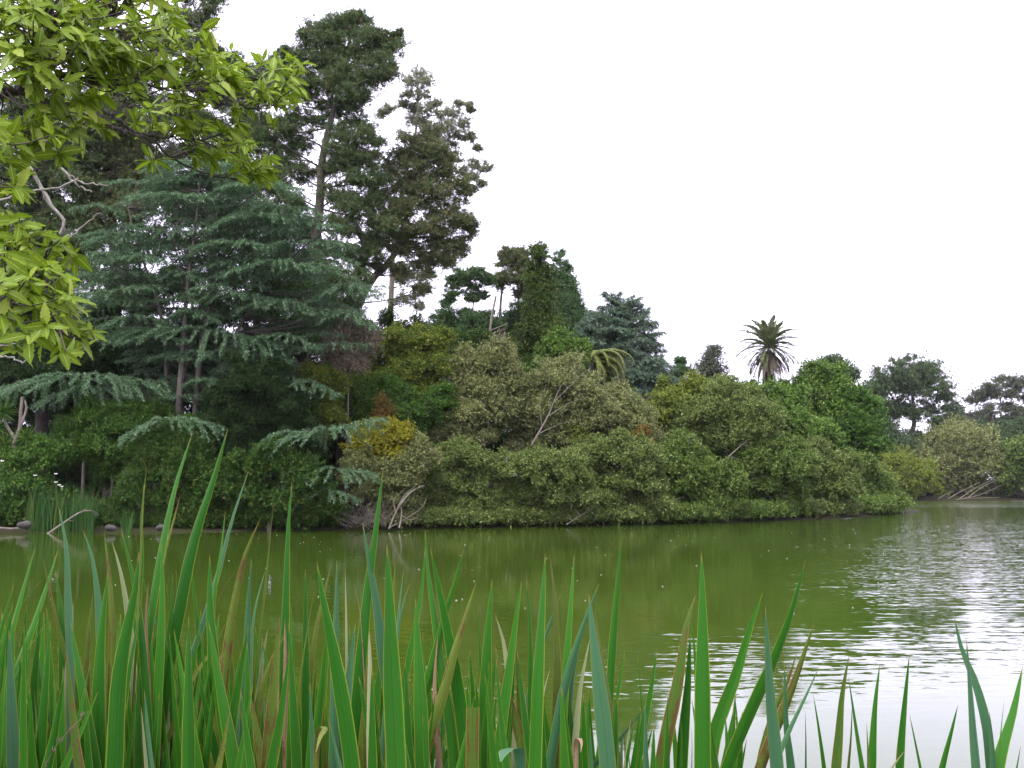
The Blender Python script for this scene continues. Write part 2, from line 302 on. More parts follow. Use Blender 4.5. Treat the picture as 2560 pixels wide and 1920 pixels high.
# ------------------------------------------------------------------ foliage generators
def blob_world(blobs, Y, rng, dj=0.45, vf=0.9, sc=1.2):
    out_ = []
    for b in blobs:
        px, py, r = b[:3]; yy = Y+(b[3] if len(b) > 3 else rng.uniform(-dj, dj)*r*Y/FPX*1.3)
        rm = r*Y/FPX*sc; out_.append((at(px, py, yy), np.array([rm, rm*0.95, rm*(b[4] if len(b) > 4 else vf)])))
    return out_
def bushy(G, blobs, rng, L, W, dens=1.8, tuft=6, upb=0.5, droop=0.0, sub=0.48, rough=0.25):
    """leaf tufts on the shells of small clumps that sit on each ball of the crown"""
    for c, r in blobs:
        a = 2*math.pi*r[0]*r[2]; n = max(40, int(dens*a/(L*W*0.5)/tuft)); s0 = L*3.0*sub/0.48
        k = int(max(8, 1.15*a/(s0*s0))); sd = rdir(k, rng); sd[:, 2] = np.abs(sd[:, 2])*0.7+sd[:, 2]*0.3
        sr = s0*rng.uniform(0.55, 1.35, k); sc = c+sd*(r-0.6*s0)*rng.uniform(0.62, 1.0+rough*0.6, (k, 1))
        i = rng.integers(0, k, n); d = nrm(rdir(n, rng)+0.55*sd[i]+UP*0.45); P = sc[i]+d*(sr[i]*rng.uniform(0.45, 1.0+rough, n)*np.where(rng.random(n) < 0.08, 1.35, 1.0))[:, None]
        P = np.repeat(P, tuft, 0); o_ = np.repeat(nrm(d+0.3*sd[i]), tuft, 0); m_ = len(P)
        T = nrm(o_*0.6+rdir(m_, rng)*0.9+UP*(0.15-droop)); N = nrm(UP*upb+o_*0.6+rdir(m_, rng)*0.45)
        P = P+rdir(m_, rng)*L*0.35
        G.leaves(P, T, N, L*rng.uniform(0.6, 1.3, m_), W*rng.uniform(0.7, 1.3, m_))
def needles(G, blobs, rng, L, W, dens=1.4, k=11, flat=0.55, upb=0.35):
    """bottle-brush needle tufts in flattened clumps"""
    for c, r in blobs:
        n = max(12, int(dens*6.0*r[0]*r[2]/(L*L*0.9)))
        d = rdir(n, rng); P = c+d*r*np.array([1, 1, flat])*np.minimum(np.abs(rng.normal(0, 1.0, (n, 1))), 2.5)
        ax = nrm(d*np.array([1, 1, 0.5])+UP*upb+rdir(n, rng)*0.5)
        P = np.repeat(P, k, 0); A = np.repeat(ax, k, 0); m_ = len(P)
        T = nrm(A*0.75+rdir(m_, rng)); N = rdir(m_, rng)
        P = P+A*rng.uniform(-0.4, 0.4, (m_, 1))*L
        G.leaves(P, T, N, L*rng.uniform(0.6, 1.2, m_), W*rng.uniform(0.7, 1.3, m_))
def limbs(G, trunk, blobs, rng, r0, kk=5, frac=1.0):
    for c, r in blobs:
        if rng.random() > frac: continue
        low = trunk[trunk[:, 2] < c[2]-0.1*r[2]]
        if len(low) == 0: low = trunk[:1]
        dd = np.linalg.norm((low-c)*np.array([1, 1, 0.8]), axis=1); s_ = low[np.argmin(dd+0.25*rng.random(len(low))*dd)]
        mid = (s_+c)*0.5+np.array([0, 0, -0.05*np.linalg.norm(c-s_)])+rng.normal(0, 0.08*np.linalg.norm(c-s_)+1e-3, 3)
        pts = curve([s_, mid, c+r*rdir(1, rng)[0]*0.3], 9); G.tube(pts, np.linspace(r0, r0*0.22, 9), kk)
def twigs(G, blobs, rng, n, rad, length, upb=0.6, reach=1.0):
    for c, r in blobs:
        for q in range(n):
            d = nrm(rdir(1, rng)[0]*np.array([1, 1, 0.8])+UP*upb); s_ = c+d*r*rng.uniform(0.35, 0.75)*reach
            e = s_+d*length*rng.uniform(0.6, 1.3)+rng.normal(0, 0.12*length, 3)
            pts = curve([s_, (s_+e)/2+rng.normal(0, 0.08*length, 3), e], 6); G.tube(pts, np.linspace(rad, rad*0.3, 6), 4)
            for w in range(2):
                b_ = pts[rng.integers(1, 4)]; e2 = b_+nrm(d+rdir(1, rng)[0]*0.7)*length*0.5
                G.tube(curve([b_, e2], 4), np.linspace(rad*0.6, rad*0.25, 4), 3)
STY = {  # leaf length and width per metre of distance (so that a leaf keeps reading as a leaf), density, droop, limb radius
    'shrub': dict(L=0.0020, W=0.0010, dens=4.2, upb=0.55, droop=0.0),
    'willow': dict(L=0.0026, W=0.0009, dens=3.8, upb=0.45, droop=-0.15),
    'broad': dict(L=0.0025, W=0.0014, dens=4.2, upb=0.75, droop=0.1),
    'fine': dict(L=0.0022, W=0.0009, dens=3.2, upb=0.4, droop=0.0)}
seed = [100]
SHORE = ('olive willows along the shore', 'dark shrubs below the cedar'); SHX = [0, 500, 900, 1300, 1500, 1800, 2100, 2270]; SHY = [1325, 1325, 1322, 1315, 1312, 1305, 1292, 1281]
def rim(blobs):
    """low skirts of foliage that hang over the waterline in front of the shore shrubs"""
    out_ = []
    for b in blobs:
        sy_ = float(np.interp(b[0], SHX, SHY))
        if b[1]+b[2] > sy_-45:
            Y_ = 6000/(sy_-1215)
            for dx in (-0.55, 0.0, 0.55): out_.append((at(b[0]+dx*b[2], sy_-20, Y_+0.1), np.array([27, 27, 20])*Y_/FPX))
    return out_
def tree(name, label, cat, Y, blobs, mat, style='shrub', group=None, trunk=None, tr=0.16, bark='bark', tw=0, twm='twig', dens=None, vf=0.9, crown='crown',
         base=None, frac=0.7, sub=0.48, rough=0.25):
    seed[0] += 1; rng = np.random.default_rng(seed[0]); st = STY[style]
    B = blob_world(blobs, Y, rng, vf=vf)
    for c, r in list(B):
        for q in range(6):
            d = nrm(rdir(1, rng)[0]+UP*0.45); B.append((c+d*r*rng.uniform(0.8, 1.15), r*rng.uniform(0.13, 0.40)*np.array([1, 1, rng.uniform(0.9, 1.7)])))
    RM = rim(blobs) if group in SHORE else []
    if trunk is None:
        cx = np.mean([b[0][0] for b in B]) if base is None else at(base, 1200, Y)[0]
        lo = min(b[0][2]-b[1][2]*0.3 for b in B); hi = max(b[0][2] for b in B)
        T = curve(wobble([(cx, Y, gz(cx, Y)-0.15), (cx, Y, gz(cx, Y)+0.4*(hi)), (np.mean([b[0][0] for b in B]), Y, hi*0.92)], 0.02, rng), 10)
    else:
        pts = [at(*q, Y) for q in trunk]; b0 = pts[0].copy(); b0[2] = gz(b0[0], Y)-0.15
        T = curve([b0]+pts if pts[0][2]-b0[2] > 0.5 else [b0]+pts[1:], 18)
    o = thing(name, label, cat, (T[0][0], T[0][1], T[0][2]+0.15), group); org = o.location[:]
    g = Geo(); h = np.linspace(0, 1, len(T)); g.tube(T, tr*0.8*(1-0.8*h), 8); g.build('trunk', M[bark], o, org, True)
    g = Geo(); limbs(g, T[2:], B[:len(blobs)], rng, tr*0.42, 5, frac)
    g.build('branches', M[bark], o, org, True)
    if tw:
        g = Geo(); twigs(g, B[:len(blobs)], rng, tw, 0.00030*Y, np.mean([b[1][0] for b in B[:len(blobs)]])*0.8); g.build('twigs', M[twm], o, org)
    g = Geo(); bushy(g, B+RM, rng, st['L']*Y, st['W']*Y, dens or st['dens'], 6, st['upb'], st['droop'], sub, rough+(0.2 if style in ('fine', 'willow') else 0.05)); g.build(crown, M[mat], o, org)
    return o
def pine(name, label, Y, blobs, mat, trunk, tr=0.4, dens=1.3, group=None, flat=0.6, Lf=0.0038, bark='bark_dark', frac=1.0, k=11, cat='pine tree', sc=1.6, npad=17):
    seed[0] += 1; rng = np.random.default_rng(seed[0])
    B = blob_world(blobs, Y, rng, 0.8, sc=sc)
    pts = [at(*q, Y) for q in trunk]; b0 = pts[0].copy(); b0[2] = gz(b0[0], Y)-0.2
    T = curve([b0]+(pts if pts[0][2]-b0[2] > 0.8 else pts[1:]), 22)
    o = thing(name, label, cat, (b0[0], b0[1], b0[2]+0.2), group); org = o.location[:]
    g = Geo(); g.tube(T, tr*(1-0.85*np.linspace(0, 1, len(T))), 9); g.build('trunk', M[bark], o, org, True)
    g = Geo(); limbs(g, T[3:], B, rng, tr*0.13, 5, frac); g.build('branches', M[bark], o, org, True)
    g = Geo()
    BB = []
    for c, r in B:                                    # break every clump into smaller pads
        for q in range(npad): BB.append((c+rdir(1, rng)[0]*r*np.array([0.95, 0.95, 0.75])*rng.uniform(0.3, 1.0), r*rng.uniform(0.5, 1.1)*1.9/npad**0.5))
    needles(g, BB, rng, Lf*Y, 0.00060*Y, dens*1.25, k, flat); g.build('crown', M[mat], o, org)
    return o
# ------------------------------------------------------------------ cedar boughs and palms
def spray(G, GB, px3, py3, Y, yo, hw, rng, L, side=0.35, W=None, k=6, hang=0.25):
    """a flat bough: axis through three photo positions, side shoots fanning out in depth and drooping at their ends"""
    W = W or L*0.22
    ax = curve([at(px3[i], py3[i], Y+yo[i]) for i in range(3)], 26); ln = np.linalg.norm(ax[-1]-ax[0])
    ax[:, 2] += np.cumsum(rng.normal(0, 0.012*ln, 26))*0.35
    GB.tube(ax, np.linspace(0.012*ln**0.5, 0.006, 26), 4)
    d0 = nrm(np.gradient(ax, axis=0)); P, D = [], []
    n = int(max(12, ln*7))
    for q in range(n):
        s_ = (q+rng.random())/n; i = min(24, int(s_*25)); f = s_*25-i; b = ax[i]*(1-f)+ax[i+1]*f
        sg = 1 if q % 2 else -1; prof = (math.sin(math.pi*min(1, 0.10+0.9*s_))**0.6)
        lat = nrm(np.cross(d0[i], UP))*sg; out_ = math.copysign(1, s_-0.5)*min(1, abs(s_-0.5)*2+0.25)
        dr = nrm(lat+d0[i]*out_*0.9+rng.normal(0, 0.12, 3)*np.array([1, 1, 0.6])); l = hw*prof*rng.uniform(0.55, 1.15)
        m_ = max(4, int(l/(L*0.5))); u = (np.arange(m_)+rng.random(m_))/m_
        z = -side*l*u**2+0.05*l*np.sin(u*5+rng.uniform(0, 6)); pts = b+dr*(l*u)[:, None]; pts[:, 2] += z
        dd = np.repeat(dr[None], m_, 0).copy(); dd[:, 2] -= 2*side*u
        P.append(pts); D.append(nrm(dd))
    P.append(ax[::1]); D.append(d0); P = np.concatenate(P); D = np.concatenate(D)
    P = np.repeat(P, k, 0); D = np.repeat(D, k, 0); m_ = len(P)
    T = nrm(D*0.55+rdir(m_, rng)*np.array([0.9, 0.9, 0.5])+UP*0.10); N = nrm(UP*1.0+D*0.2+rdir(m_, rng)*0.45)
    P = P+rng.normal(0, L*0.22, (m_, 3))*np.array([1, 1, 0.28])
    G.leaves(P, T, N, L*rng.uniform(0.6, 1.25, m_), W*rng.uniform(0.7, 1.3, m_), 0.5)
    h = rng.random(m_) < hang*0.4; m2 = int(h.sum())
    G.leaves(P[h], nrm(np.array([0, 0, -1.0])+D[h]*0.7+rdir(m2, rng)*0.4), rdir(m2, rng), L*rng.uniform(0.7, 1.3, m2), W*np.ones(m2), 0.4)
def frond(G, base, az, el, length, rng, leaf, droop=0.9, n=34, w=0.05, gb=None, vee=0.5):
    m_ = 14; pts = [np.array(base, float)]; e = el
    for q in range(m_): pts.append(pts[-1]+length/m_*np.array([math.cos(az)*math.cos(e), math.sin(az)*math.cos(e), math.sin(e)])); e -= droop/m_*(0.6+0.8*q/m_)
    pts = np.array(pts); (gb or G).tube(pts, np.linspace(0.012*length, 0.004*length, m_+1), 4)
    d = nrm(np.gradient(pts, axis=0)); s_ = np.linspace(0.12, 1.0, n); i = np.minimum((s_*m_).astype(int), m_-1); f = (s_*m_-i)[:, None]
    b = pts[i]*(1-f)+pts[i+1]*f; dd = d[i]; lat = nrm(np.cross(dd, UP)); nu = np.cross(lat, dd)
    ll = leaf*np.sin(math.pi*np.clip(0.12+0.83*s_, 0, 1))**0.6
    for sg in (1, -1):
        T = nrm(dd*0.75+lat*sg*0.8+nu*vee*rng.uniform(0.5, 1.3, (n, 1))+rng.normal(0, 0.10, (n, 3))); T[:, 2] -= 0.18; T = nrm(T)
        G.leaves(b, T, nrm(nu+lat*sg*0.4), ll*rng.uniform(0.85, 1.1, n), w*np.ones(n), 0.35)
# ================================================================== far shore, right to left and far to near
OW = 'olive willows along the shore'
# -- far right, across the water
FT = 'trees on the far shore'
o = pine('umbrella_tree', 'tall pale-trunked tree with airy flat umbrella tufts at the right edge', 192,
     [(2440, 1000, 22), (2475, 965, 26), (2510, 950, 26), (2548, 955, 28), (2590, 960, 30), (2425, 1045, 24), (2400, 1030, 16), (2470, 1025, 22), (2520, 1020, 26), (2565, 1035, 28), (2480, 1060, 26), (2440, 1070, 20), (2540, 1075, 26), (2600, 1010, 26), (2455, 985, 18), (2490, 985, 20), (2530, 980, 20), (2460, 1040, 20), (2500, 1050, 24), (2415, 1060, 22), (2450, 1055, 22), (2495, 1085, 24), (2530, 1050, 22), (2580, 990, 24), (2420, 1085, 24), (2450, 1095, 24)],
     'grey', [(2518, 1240), (2512, 1150), (2515, 1080), (2500, 1030), (2510, 960)], 0.45, 0.95, FT, 0.5, 0.0024, 'bark_pale', 1.0, cat='tree', sc=1.15, npad=6)
pine('cypress_tree', 'big dark round-topped cypress with sky showing between its limbs, behind the yellow willow', 176,
     [(2235, 930, 38), (2280, 920, 36), (2320, 935, 38), (2200, 965, 36), (2255, 965, 40), (2310, 975, 38), (2355, 985, 28), (2190, 1010, 34), (2240, 1015, 40), (2375, 1025, 22), (2350, 1055, 24), (2290, 1030, 24), (2195, 1060, 40), (2230, 1090, 40), (2200, 1110, 40), (2385, 1050, 14), (2325, 1020, 24), (2260, 1130, 40), (2290, 1090, 22), (2220, 1140, 40), (2170, 990, 26), (2335, 1090, 20)],
     'cypress', [(2262, 1240), (2268, 1120), (2285, 1060), (2280, 980), (2275, 930)], 0.75, 0.95, FT, 0.62, 0.0028, cat='cypress tree', sc=1.3)
tree('dark_tree', 'dark low tree under the umbrella tree at the right edge', 'tree', 186, [(2480, 1115, 40), (2530, 1110, 44), (2590, 1110, 50), (2430, 1110, 36), (2380, 1105, 32), (2560, 1150, 40), (2480, 1160, 40)], 'cypress', 'shrub', FT)
tree('dark_tree', 'dark grey-green tree filling the gap between cypress and umbrella tree', 'tree', 184, [(2310, 1140, 40), (2350, 1115, 30), (2390, 1140, 36), (2330, 1180, 44), (2420, 1150, 30)], 'grey', 'shrub', FT)
tree('willow_tree', 'yellow-olive willow with drooping streaked crown behind the fallen branches', 'willow tree', 170, [(2400, 1100, 36), (2370, 1120, 40), (2430, 1120, 38), (2400, 1160, 50), (2340, 1175, 44), (2460, 1180, 46), (2380, 1205, 44), (2330, 1215, 36), (2430, 1220, 34)], 'olive_pale', 'willow', FT, tw=5)
tree('shore_tree', 'round yellow-green tree cut by the right edge of the picture', 'tree', 168, [(2540, 1160, 40), (2580, 1160, 50), (2520, 1195, 36), (2560, 1215, 40), (2510, 1225, 26), (2600, 1220, 40)], 'olive_green', 'broad', FT)
tree('shore_bush', 'small yellow-green bush left of the fallen branches', 'bush', 168, [(2310, 1190, 24), (2325, 1225, 26), (2290, 1220, 28), (2345, 1235, 18)], 'ygreen', 'shrub', FT)
tree('willow_bush', 'round glowing yellow-green willow just beyond the tip of the point', 'willow', 164, [(2215, 1165, 26), (2245, 1170, 34), (2280, 1195, 32), (2230, 1205, 36), (2195, 1190, 28), (2275, 1222, 28), (2240, 1232, 26), (2297, 1226, 18)], 'ygreen', 'willow', FT)
g = Geo(); rng = np.random.default_rng(9); o = thing('fallen_tree', 'bare pale fallen tree lying in the water at the far shore', 'fallen tree', at(2400, 1250, 163), None); org = o.location[:]
for a, b, c in (((2390, 1249), (2440, 1240), (2520, 1205)), ((2400, 1246), (2430, 1225), (2490, 1195)), ((2420, 1244), (2460, 1215), (2535, 1185)), ((2370, 1247), (2400, 1230), (2450, 1205)), ((2380, 1250), (2430, 1246), (2500, 1243)), ((2345, 1248), (2360, 1238), (2385, 1228))):
    g.tube(curve([at(*a, 163.5), at(*b, 164), at(*c, 164.5)], 8), np.linspace(0.055, 0.018, 8), 5)
g.build('trunk', M['bark_pale'], o, org)
# -- middle distance on the point
MT = 'trees on the wooded point'
tree('dark_tree', 'dark dense tree top showing behind the bright green tree right of the palm', 'tree', 112, [(2060, 925, 26), (2095, 930, 28), (2120, 955, 24), (2030, 945, 22), (2080, 960, 34), (2020, 985, 20)], 'cypress', 'shrub', MT)
tree('broadleaf_tree', 'tall bright green broadleaf tree between palm and dark cypress', 'tree', 92, [(2050, 965, 46), (2010, 1000, 44), (2090, 990, 44), (2050, 1030, 55), (2120, 1010, 36), (1990, 1050, 44), (2100, 1060, 50), (2150, 1045, 40)], 'bright', 'broad', MT, tr=0.25)
tree('broadleaf_tree', 'deep green broadleaf tree hanging low over the tip of the point', 'tree', 90, [(2150, 1080, 46), (2165, 1120, 42), (2120, 1120, 44), (2160, 1020, 34), (2170, 1060, 34), (2090, 1130, 40)], 'green', 'broad', MT, tr=0.2)
tree('broadleaf_tree', 'bright green layered tree below and right of the palm', 'tree', 86, [(1940, 1010, 28), (1965, 1015, 40), (1910, 1040, 44), (1960, 1070, 50), (2010, 1090, 46), (1930, 1090, 40), (2050, 1110, 44), (1990, 1120, 40)], 'bright', 'broad', MT, tr=0.2)
tree('thin_tree', 'small wispy grey tree standing thinly against the sky left of the palm', 'tree', 96, [(1778, 905, 17), (1765, 930, 22), (1790, 935, 22), (1775, 960, 28), (1750, 955, 16), (1800, 965, 18), (1785, 885, 9)], 'grey', 'fine', MT, dens=1.3, tr=0.1, tw=6)
pine('small_conifer', 'small dark conifer at the right foot of the blue-grey cedar', 90, [(1700, 905, 10), (1703, 925, 16), (1695, 945, 20), (1710, 965, 22), (1690, 985, 26), (1715, 1000, 26)], 'conifer', [(1702, 1150), (1702, 1000), (1702, 900)], 0.15, 1.3, MT, 0.6)
tree('low_tree', 'low olive-green tree on the skyline between grey tree and palm', 'tree', 84, [(1840, 978, 24), (1810, 990, 28), (1865, 1000, 24), (1770, 990, 30), (1740, 1000, 30), (1845, 1015, 34), (1890, 1018, 20)], 'olive_green', 'shrub', MT)
# palm on the skyline
seed[0] += 1; rng = np.random.default_rng(44); Yp = 90.0; pc = at(1922, 868, Yp); pb = at(1918, 980, Yp); gp = np.array([pb[0], Yp, gz(pb[0], Yp)])
o = thing('palm_tree', 'tall date palm with a shaggy skirt standing up above the trees', 'palm tree', gp, MT); org = o.location[:]
g = Geo(); T = curve([gp-[0, 0, .2], at(1915, 1000, Yp), at(1920, 930, Yp), pc+[0, 0, -0.5]], 16); g.tube(T, np.concatenate([np.linspace(0.5, 0.42, 10), np.linspace(0.46, 0.62, 6)])*(1+0.06*np.sin(np.arange(16)*2.6)), 12); g.build('trunk', M['bark_dark'], o, org, True)
nf = 54
for q in range(nf):
    g = Geo(); u = (q+0.5)/nf; el = R(84)-u*R(112)+rng.normal(0, 0.05); az = q*2.39996+rng.normal(0, 0.1)
    frond(g, pc+[0, 0, 0.1*(1-u)], az, el, rng.uniform(3.2, 3.7)*(0.85 if u < 0.2 else 1), rng, 0.50, 1.15 if u > 0.2 else 0.8, 56, 0.13); g.build('frond', M['palm'], o, org)
for q in range(30):
    g = Geo(); az = q*2.39996; frond(g, pc+[0, 0, -0.35], az, R(-30)-rng.uniform(0, 0.35), rng.uniform(2.4, 3.4), rng, 0.38, 0.8, 30, 0.08, vee=0.1); tag(g.build('frond', M['palm_dead'], o, org), 'dead grey-brown hanging frond')
# cedar behind the olive willows
def cedar_tree(name, label, Y, apex, base_y, half, mat, L, n, trunk_x, asym=1.0, tr=0.4, group=None, sd=7):
    rng = np.random.default_rng(sd); T = curve([at(trunk_x, base_y+90, Y), at(trunk_x, base_y, Y), at((trunk_x+apex[0])/2, (base_y+apex[1])/2, Y), at(apex[0], apex[1]+8, Y)], 16); T[0][2] = gz(T[0][0], Y)-0.2
    o = thing(name, label, 'cedar tree', (T[0][0], T[0][1], T[0][2]+0.2), group); org = o.location[:]
    g = Geo(); g.tube(T, tr*(1-0.9*np.linspace(0, 1, 16)), 8); g.build('trunk', M['bark_dark'], o, org, True)
    g = Geo(); gb = Geo()
    for q in range(n):
        u = ((q+rng.random())/n)**0.75; py = apex[1]+12+u*(base_y-apex[1]-30); reach = half(u)*rng.uniform(0.72, 1.08); az = rng.uniform(0, 2*math.pi)
        cx = apex[0]+(trunk_x-apex[0])*u; dx = math.cos(az)*reach; dz = math.sin(az)*reach*Y/FPX
        spray(g, gb, (cx+dx*0.12, cx+dx*0.6, cx+dx), (py+4, py-reach*0.10, py+reach*rng.uniform(0.02, 0.18)-(1-u)*reach*0.40), Y, (dz*0.12, dz*0.6, dz), 0.52*reach*Y/FPX, rng, L, 0.3, L*0.26, 6)
    gb.build('branches', M['bark_dark'], o, org); g.build('crown', M[mat], o, org); return o
cedar_tree('cedar_tree', 'blue-grey cedar with a broad layered crown on the skyline, drooping palm in front of it', 86, (1545, 728), 1090, lambda u: 30+142*u**0.6-60*max(0, u-0.75), 'cedar_far', 0.25, 330, 1560, group=MT, tr=0.4)
# conical conifer and ivy column
def cone_tree(name, label, Y, apex, base_y, halfw, mat, dens, group, sd, L=0.0030):
    rng = np.random.default_rng(sd); B = []
    for q in range(260):
        u = ((q+0.5)/260)**0.55; py = apex[1]+u*(base_y-apex[1]); w = 2+halfw*u**0.78; az = q*2.39996; r = (6+16*u)
        c = at(apex[0]+math.cos(az)*w*0.8, py+rng.uniform(-8, 8), Y+math.sin(az)*w*0.8*Y/FPX); rm = r*Y/FPX; B.append((c, np.array([rm, rm, rm*1.1])))
    b0 = at(apex[0], base_y, Y); b0[2] = gz(b0[0], Y)-0.2; T = curve([b0, at(apex[0], (apex[1]+base_y)/2, Y), at(apex[0], apex[1], Y)], 12)
    o = thing(name, label, 'conifer', (b0[0], b0[1], b0[2]+0.2), group); org = o.location[:]
    g = Geo(); g.tube(T, 0.35*(1-0.92*np.linspace(0, 1, 12)), 8); g.build('trunk', M['bark_dark'], o, org, True)
    g = Geo(); limbs(g, T, B, rng, 0.06, 4, 0.4); g.build('branches', M['bark_dark'], o, org)
    g = Geo(); needles(g, B, rng, L*Y, 0.0006*Y, dens, 11, 0.8, 0.55); g.build('crown', M[mat], o, org); return o
cone_tree('conical_conifer', 'dark pointed conical conifer right of the ivy-clad trunk', 92, (1400, 612), 930, 96, 'conifer', 3.2, MT, 21)
pine('flat_topped_pine', 'thin bare-trunked pine with flat plates of foliage, left of the taller bare pine', 90,
     [(1150, 690, 26), (1190, 682, 24), (1130, 705, 18), (1215, 700, 16), (1170, 715, 26), (1125, 737, 20), (1210, 735, 14), (1180, 745, 18), (1190, 800, 24), (1215, 790, 24), (1160, 790, 18), (1230, 810, 22), (1170, 830, 24)], 'conifer', [(1176, 900), (1180, 820), (1183, 760), (1190, 710), (1180, 685)], 0.22, 1.5, MT, 0.4, 0.0028, 'bark', sc=1.25, npad=14)
pine('small_conifer', 'dark green young conifer filling the foot of the two thin pines', 95,
     [(1170, 790, 20), (1150, 815, 24), (1200, 815, 26), (1180, 845, 28), (1230, 835, 26), (1220, 800, 18), (1255, 810, 18), (1270, 840, 26), (1300, 830, 26), (1140, 850, 26), (1250, 870, 30), (1200, 880, 30), (1285, 790, 18), (1300, 770, 20), (1310, 800, 22)], 'conifer', [(1200, 930), (1195, 860), (1180, 780)], 0.2, 1.3, MT, 0.7)
pine('ragged_pine', 'taller thin pine with bare lower trunk and ragged dark top, left of the ivy-clad trunk', 92,
     [(1275, 630, 22), (1300, 635, 24), (1268, 660, 22), (1255, 690, 20), (1295, 665, 22), (1310, 690, 20), (1245, 705, 20), (1285, 700, 18), (1310, 720, 20), (1262, 640, 14), (1225, 695, 14), (1300, 730, 20), (1305, 655, 16)], 'pine_brown', [(1252, 900), (1250, 800), (1256, 720), (1272, 660), (1285, 630)], 0.32, 1.2, MT, 0.6, 0.0028, 'bark', sc=1.3, npad=14)
g = Geo(); o = thing('dead_snag', 'pale dead snag with stubs of broken branches between the two thin pines', 'dead tree', at(1228, 900, 88), None); o.location.z = gz(o.location.x, 88); org = o.location[:]
b_ = np.array(org); g.tube(curve([b_, at(1222, 880, 88), at(1228, 800, 88), at(1240, 740, 88)], 10), np.linspace(0.2, 0.1, 10), 6)
for a, b in (((1226, 850), (1275, 832)), ((1226, 835), (1265, 822)), ((1228, 826), (1270, 808)), ((1226, 845), (1250, 820))): g.tube(curve([at(*a, 88), at(*b, 87.6)], 4), np.linspace(0.06, 0.03, 4), 4)
g.build('trunk', M['bark_pale'], o, org)
pine('small_conifer', 'small grey-green conifer tips just right of the eucalyptus foot', 94, [(1115, 760, 10), (1115, 785, 18), (1105, 810, 24), (1130, 820, 26), (1090, 830, 24), (1150, 840, 28), (1120, 850, 30), (1070, 830, 24), (1050, 850, 26)], 'conifer', [(1115, 930), (1115, 830), (1115, 755)], 0.18, 1.3, MT, 0.7)
tree('ivy_clad_trunk', 'tall narrow column of dark ivy with a yellowish top', 'ivy-clad tree', 82, [(1345, 628, 12), (1352, 650, 17), (1340, 672, 19), (1362, 690, 20), (1335, 710, 24), (1360, 730, 24), (1340, 760, 30), (1350, 800, 33), (1330, 830, 33), (1365, 840, 32), (1320, 870, 36), (1360, 890, 33), (1300, 910, 35), (1340, 930, 39), (1310, 960, 36), (1370, 950, 29), (1345, 990, 36)], 'ivy', 'shrub', MT, trunk=[(1335, 1000), (1340, 900), (1345, 760), (1348, 640)], tr=0.35, dens=3.45, bark='bark_dark')
tree('broadleaf_tree', 'small bright green tree tucked between ivy-clad trunk and blue-grey cedar', 'tree', 80, [(1405, 858, 26), (1380, 880, 28), (1425, 880, 26), (1395, 905, 30), (1365, 900, 20), (1445, 900, 22), (1460, 880, 14)], 'bright', 'broad', MT)
# drooping golden palm
rng = np.random.default_rng(61); Yq = 76.0; pc = at(1478, 905, Yq); gp = np.array([pc[0], Yq, gz(pc[0], Yq)])
o = thing('drooping_palm', 'low palm with golden green fronds arching down in front of the blue-grey cedar', 'palm tree', gp, None); org = o.location[:]
g = Geo(); g.tube(curve([gp-[0, 0, .2], pc-[0, 0, 0.2]], 8), np.linspace(0.35, 0.28, 8), 9); g.build('trunk', M['bark_dark'], o, org, True)
for q in range(46):
    g = Geo(); az = R(-40)+R(110)*rng.random() if q < 36 else rng.uniform(0, 6.28)
    frond(g, pc, az, R(68)-rng.random()*R(62), rng.uniform(3.0, 4.4), rng, 0.42, rng.uniform(2.2, 3.0), 44, 0.07, vee=-0.1); g.build('frond', M['palm_gold'], o, org)
# ================================================================== tall trees behind the cedar
PT = 'tall pines behind the cedar'
pine('eucalyptus_tree', 'tall thin eucalyptus with airy grey-green tufts, right of the pines', 78,
     [(1045, 190, 20), (1025, 205, 16), (1065, 205, 18), (1020, 235, 16), (1055, 235, 18), (1010, 260, 12), (1035, 270, 18), (1065, 275, 18), (1090, 262, 14), (1030, 300, 16), (1060, 310, 16), (1105, 290, 16), (1135, 283, 20), (1115, 315, 20), (1160, 310, 18), (1150, 340, 16), (1175, 345, 12), (1090, 335, 20), (1130, 355, 18), (1150, 258, 8), (1170, 262, 8), (1178, 275, 6), (1190, 412, 14), (1215, 420, 14), (1180, 440, 14), (1205, 455, 12), (1160, 430, 14), (1180, 470, 12), (975, 270, 12), (955, 285, 12), (1140, 400, 16), (1195, 370, 8),
      (1010, 340, 16), (1040, 360, 20), (1080, 380, 20), (1110, 400, 20), (1000, 700, 20), (1040, 690, 20), (1060, 720, 16), (1030, 740, 20), (1000, 750, 18), (1070, 690, 14), (1050, 770, 12)],
     'euc', [(968, 1000), (972, 860), (978, 740), (985, 600), (1010, 450), (1040, 330), (1045, 210)], 0.38, 0.42, PT, 0.75, 0.0028, 'bark_pale', 1.0, cat='eucalyptus tree', sc=1.55, npad=14)
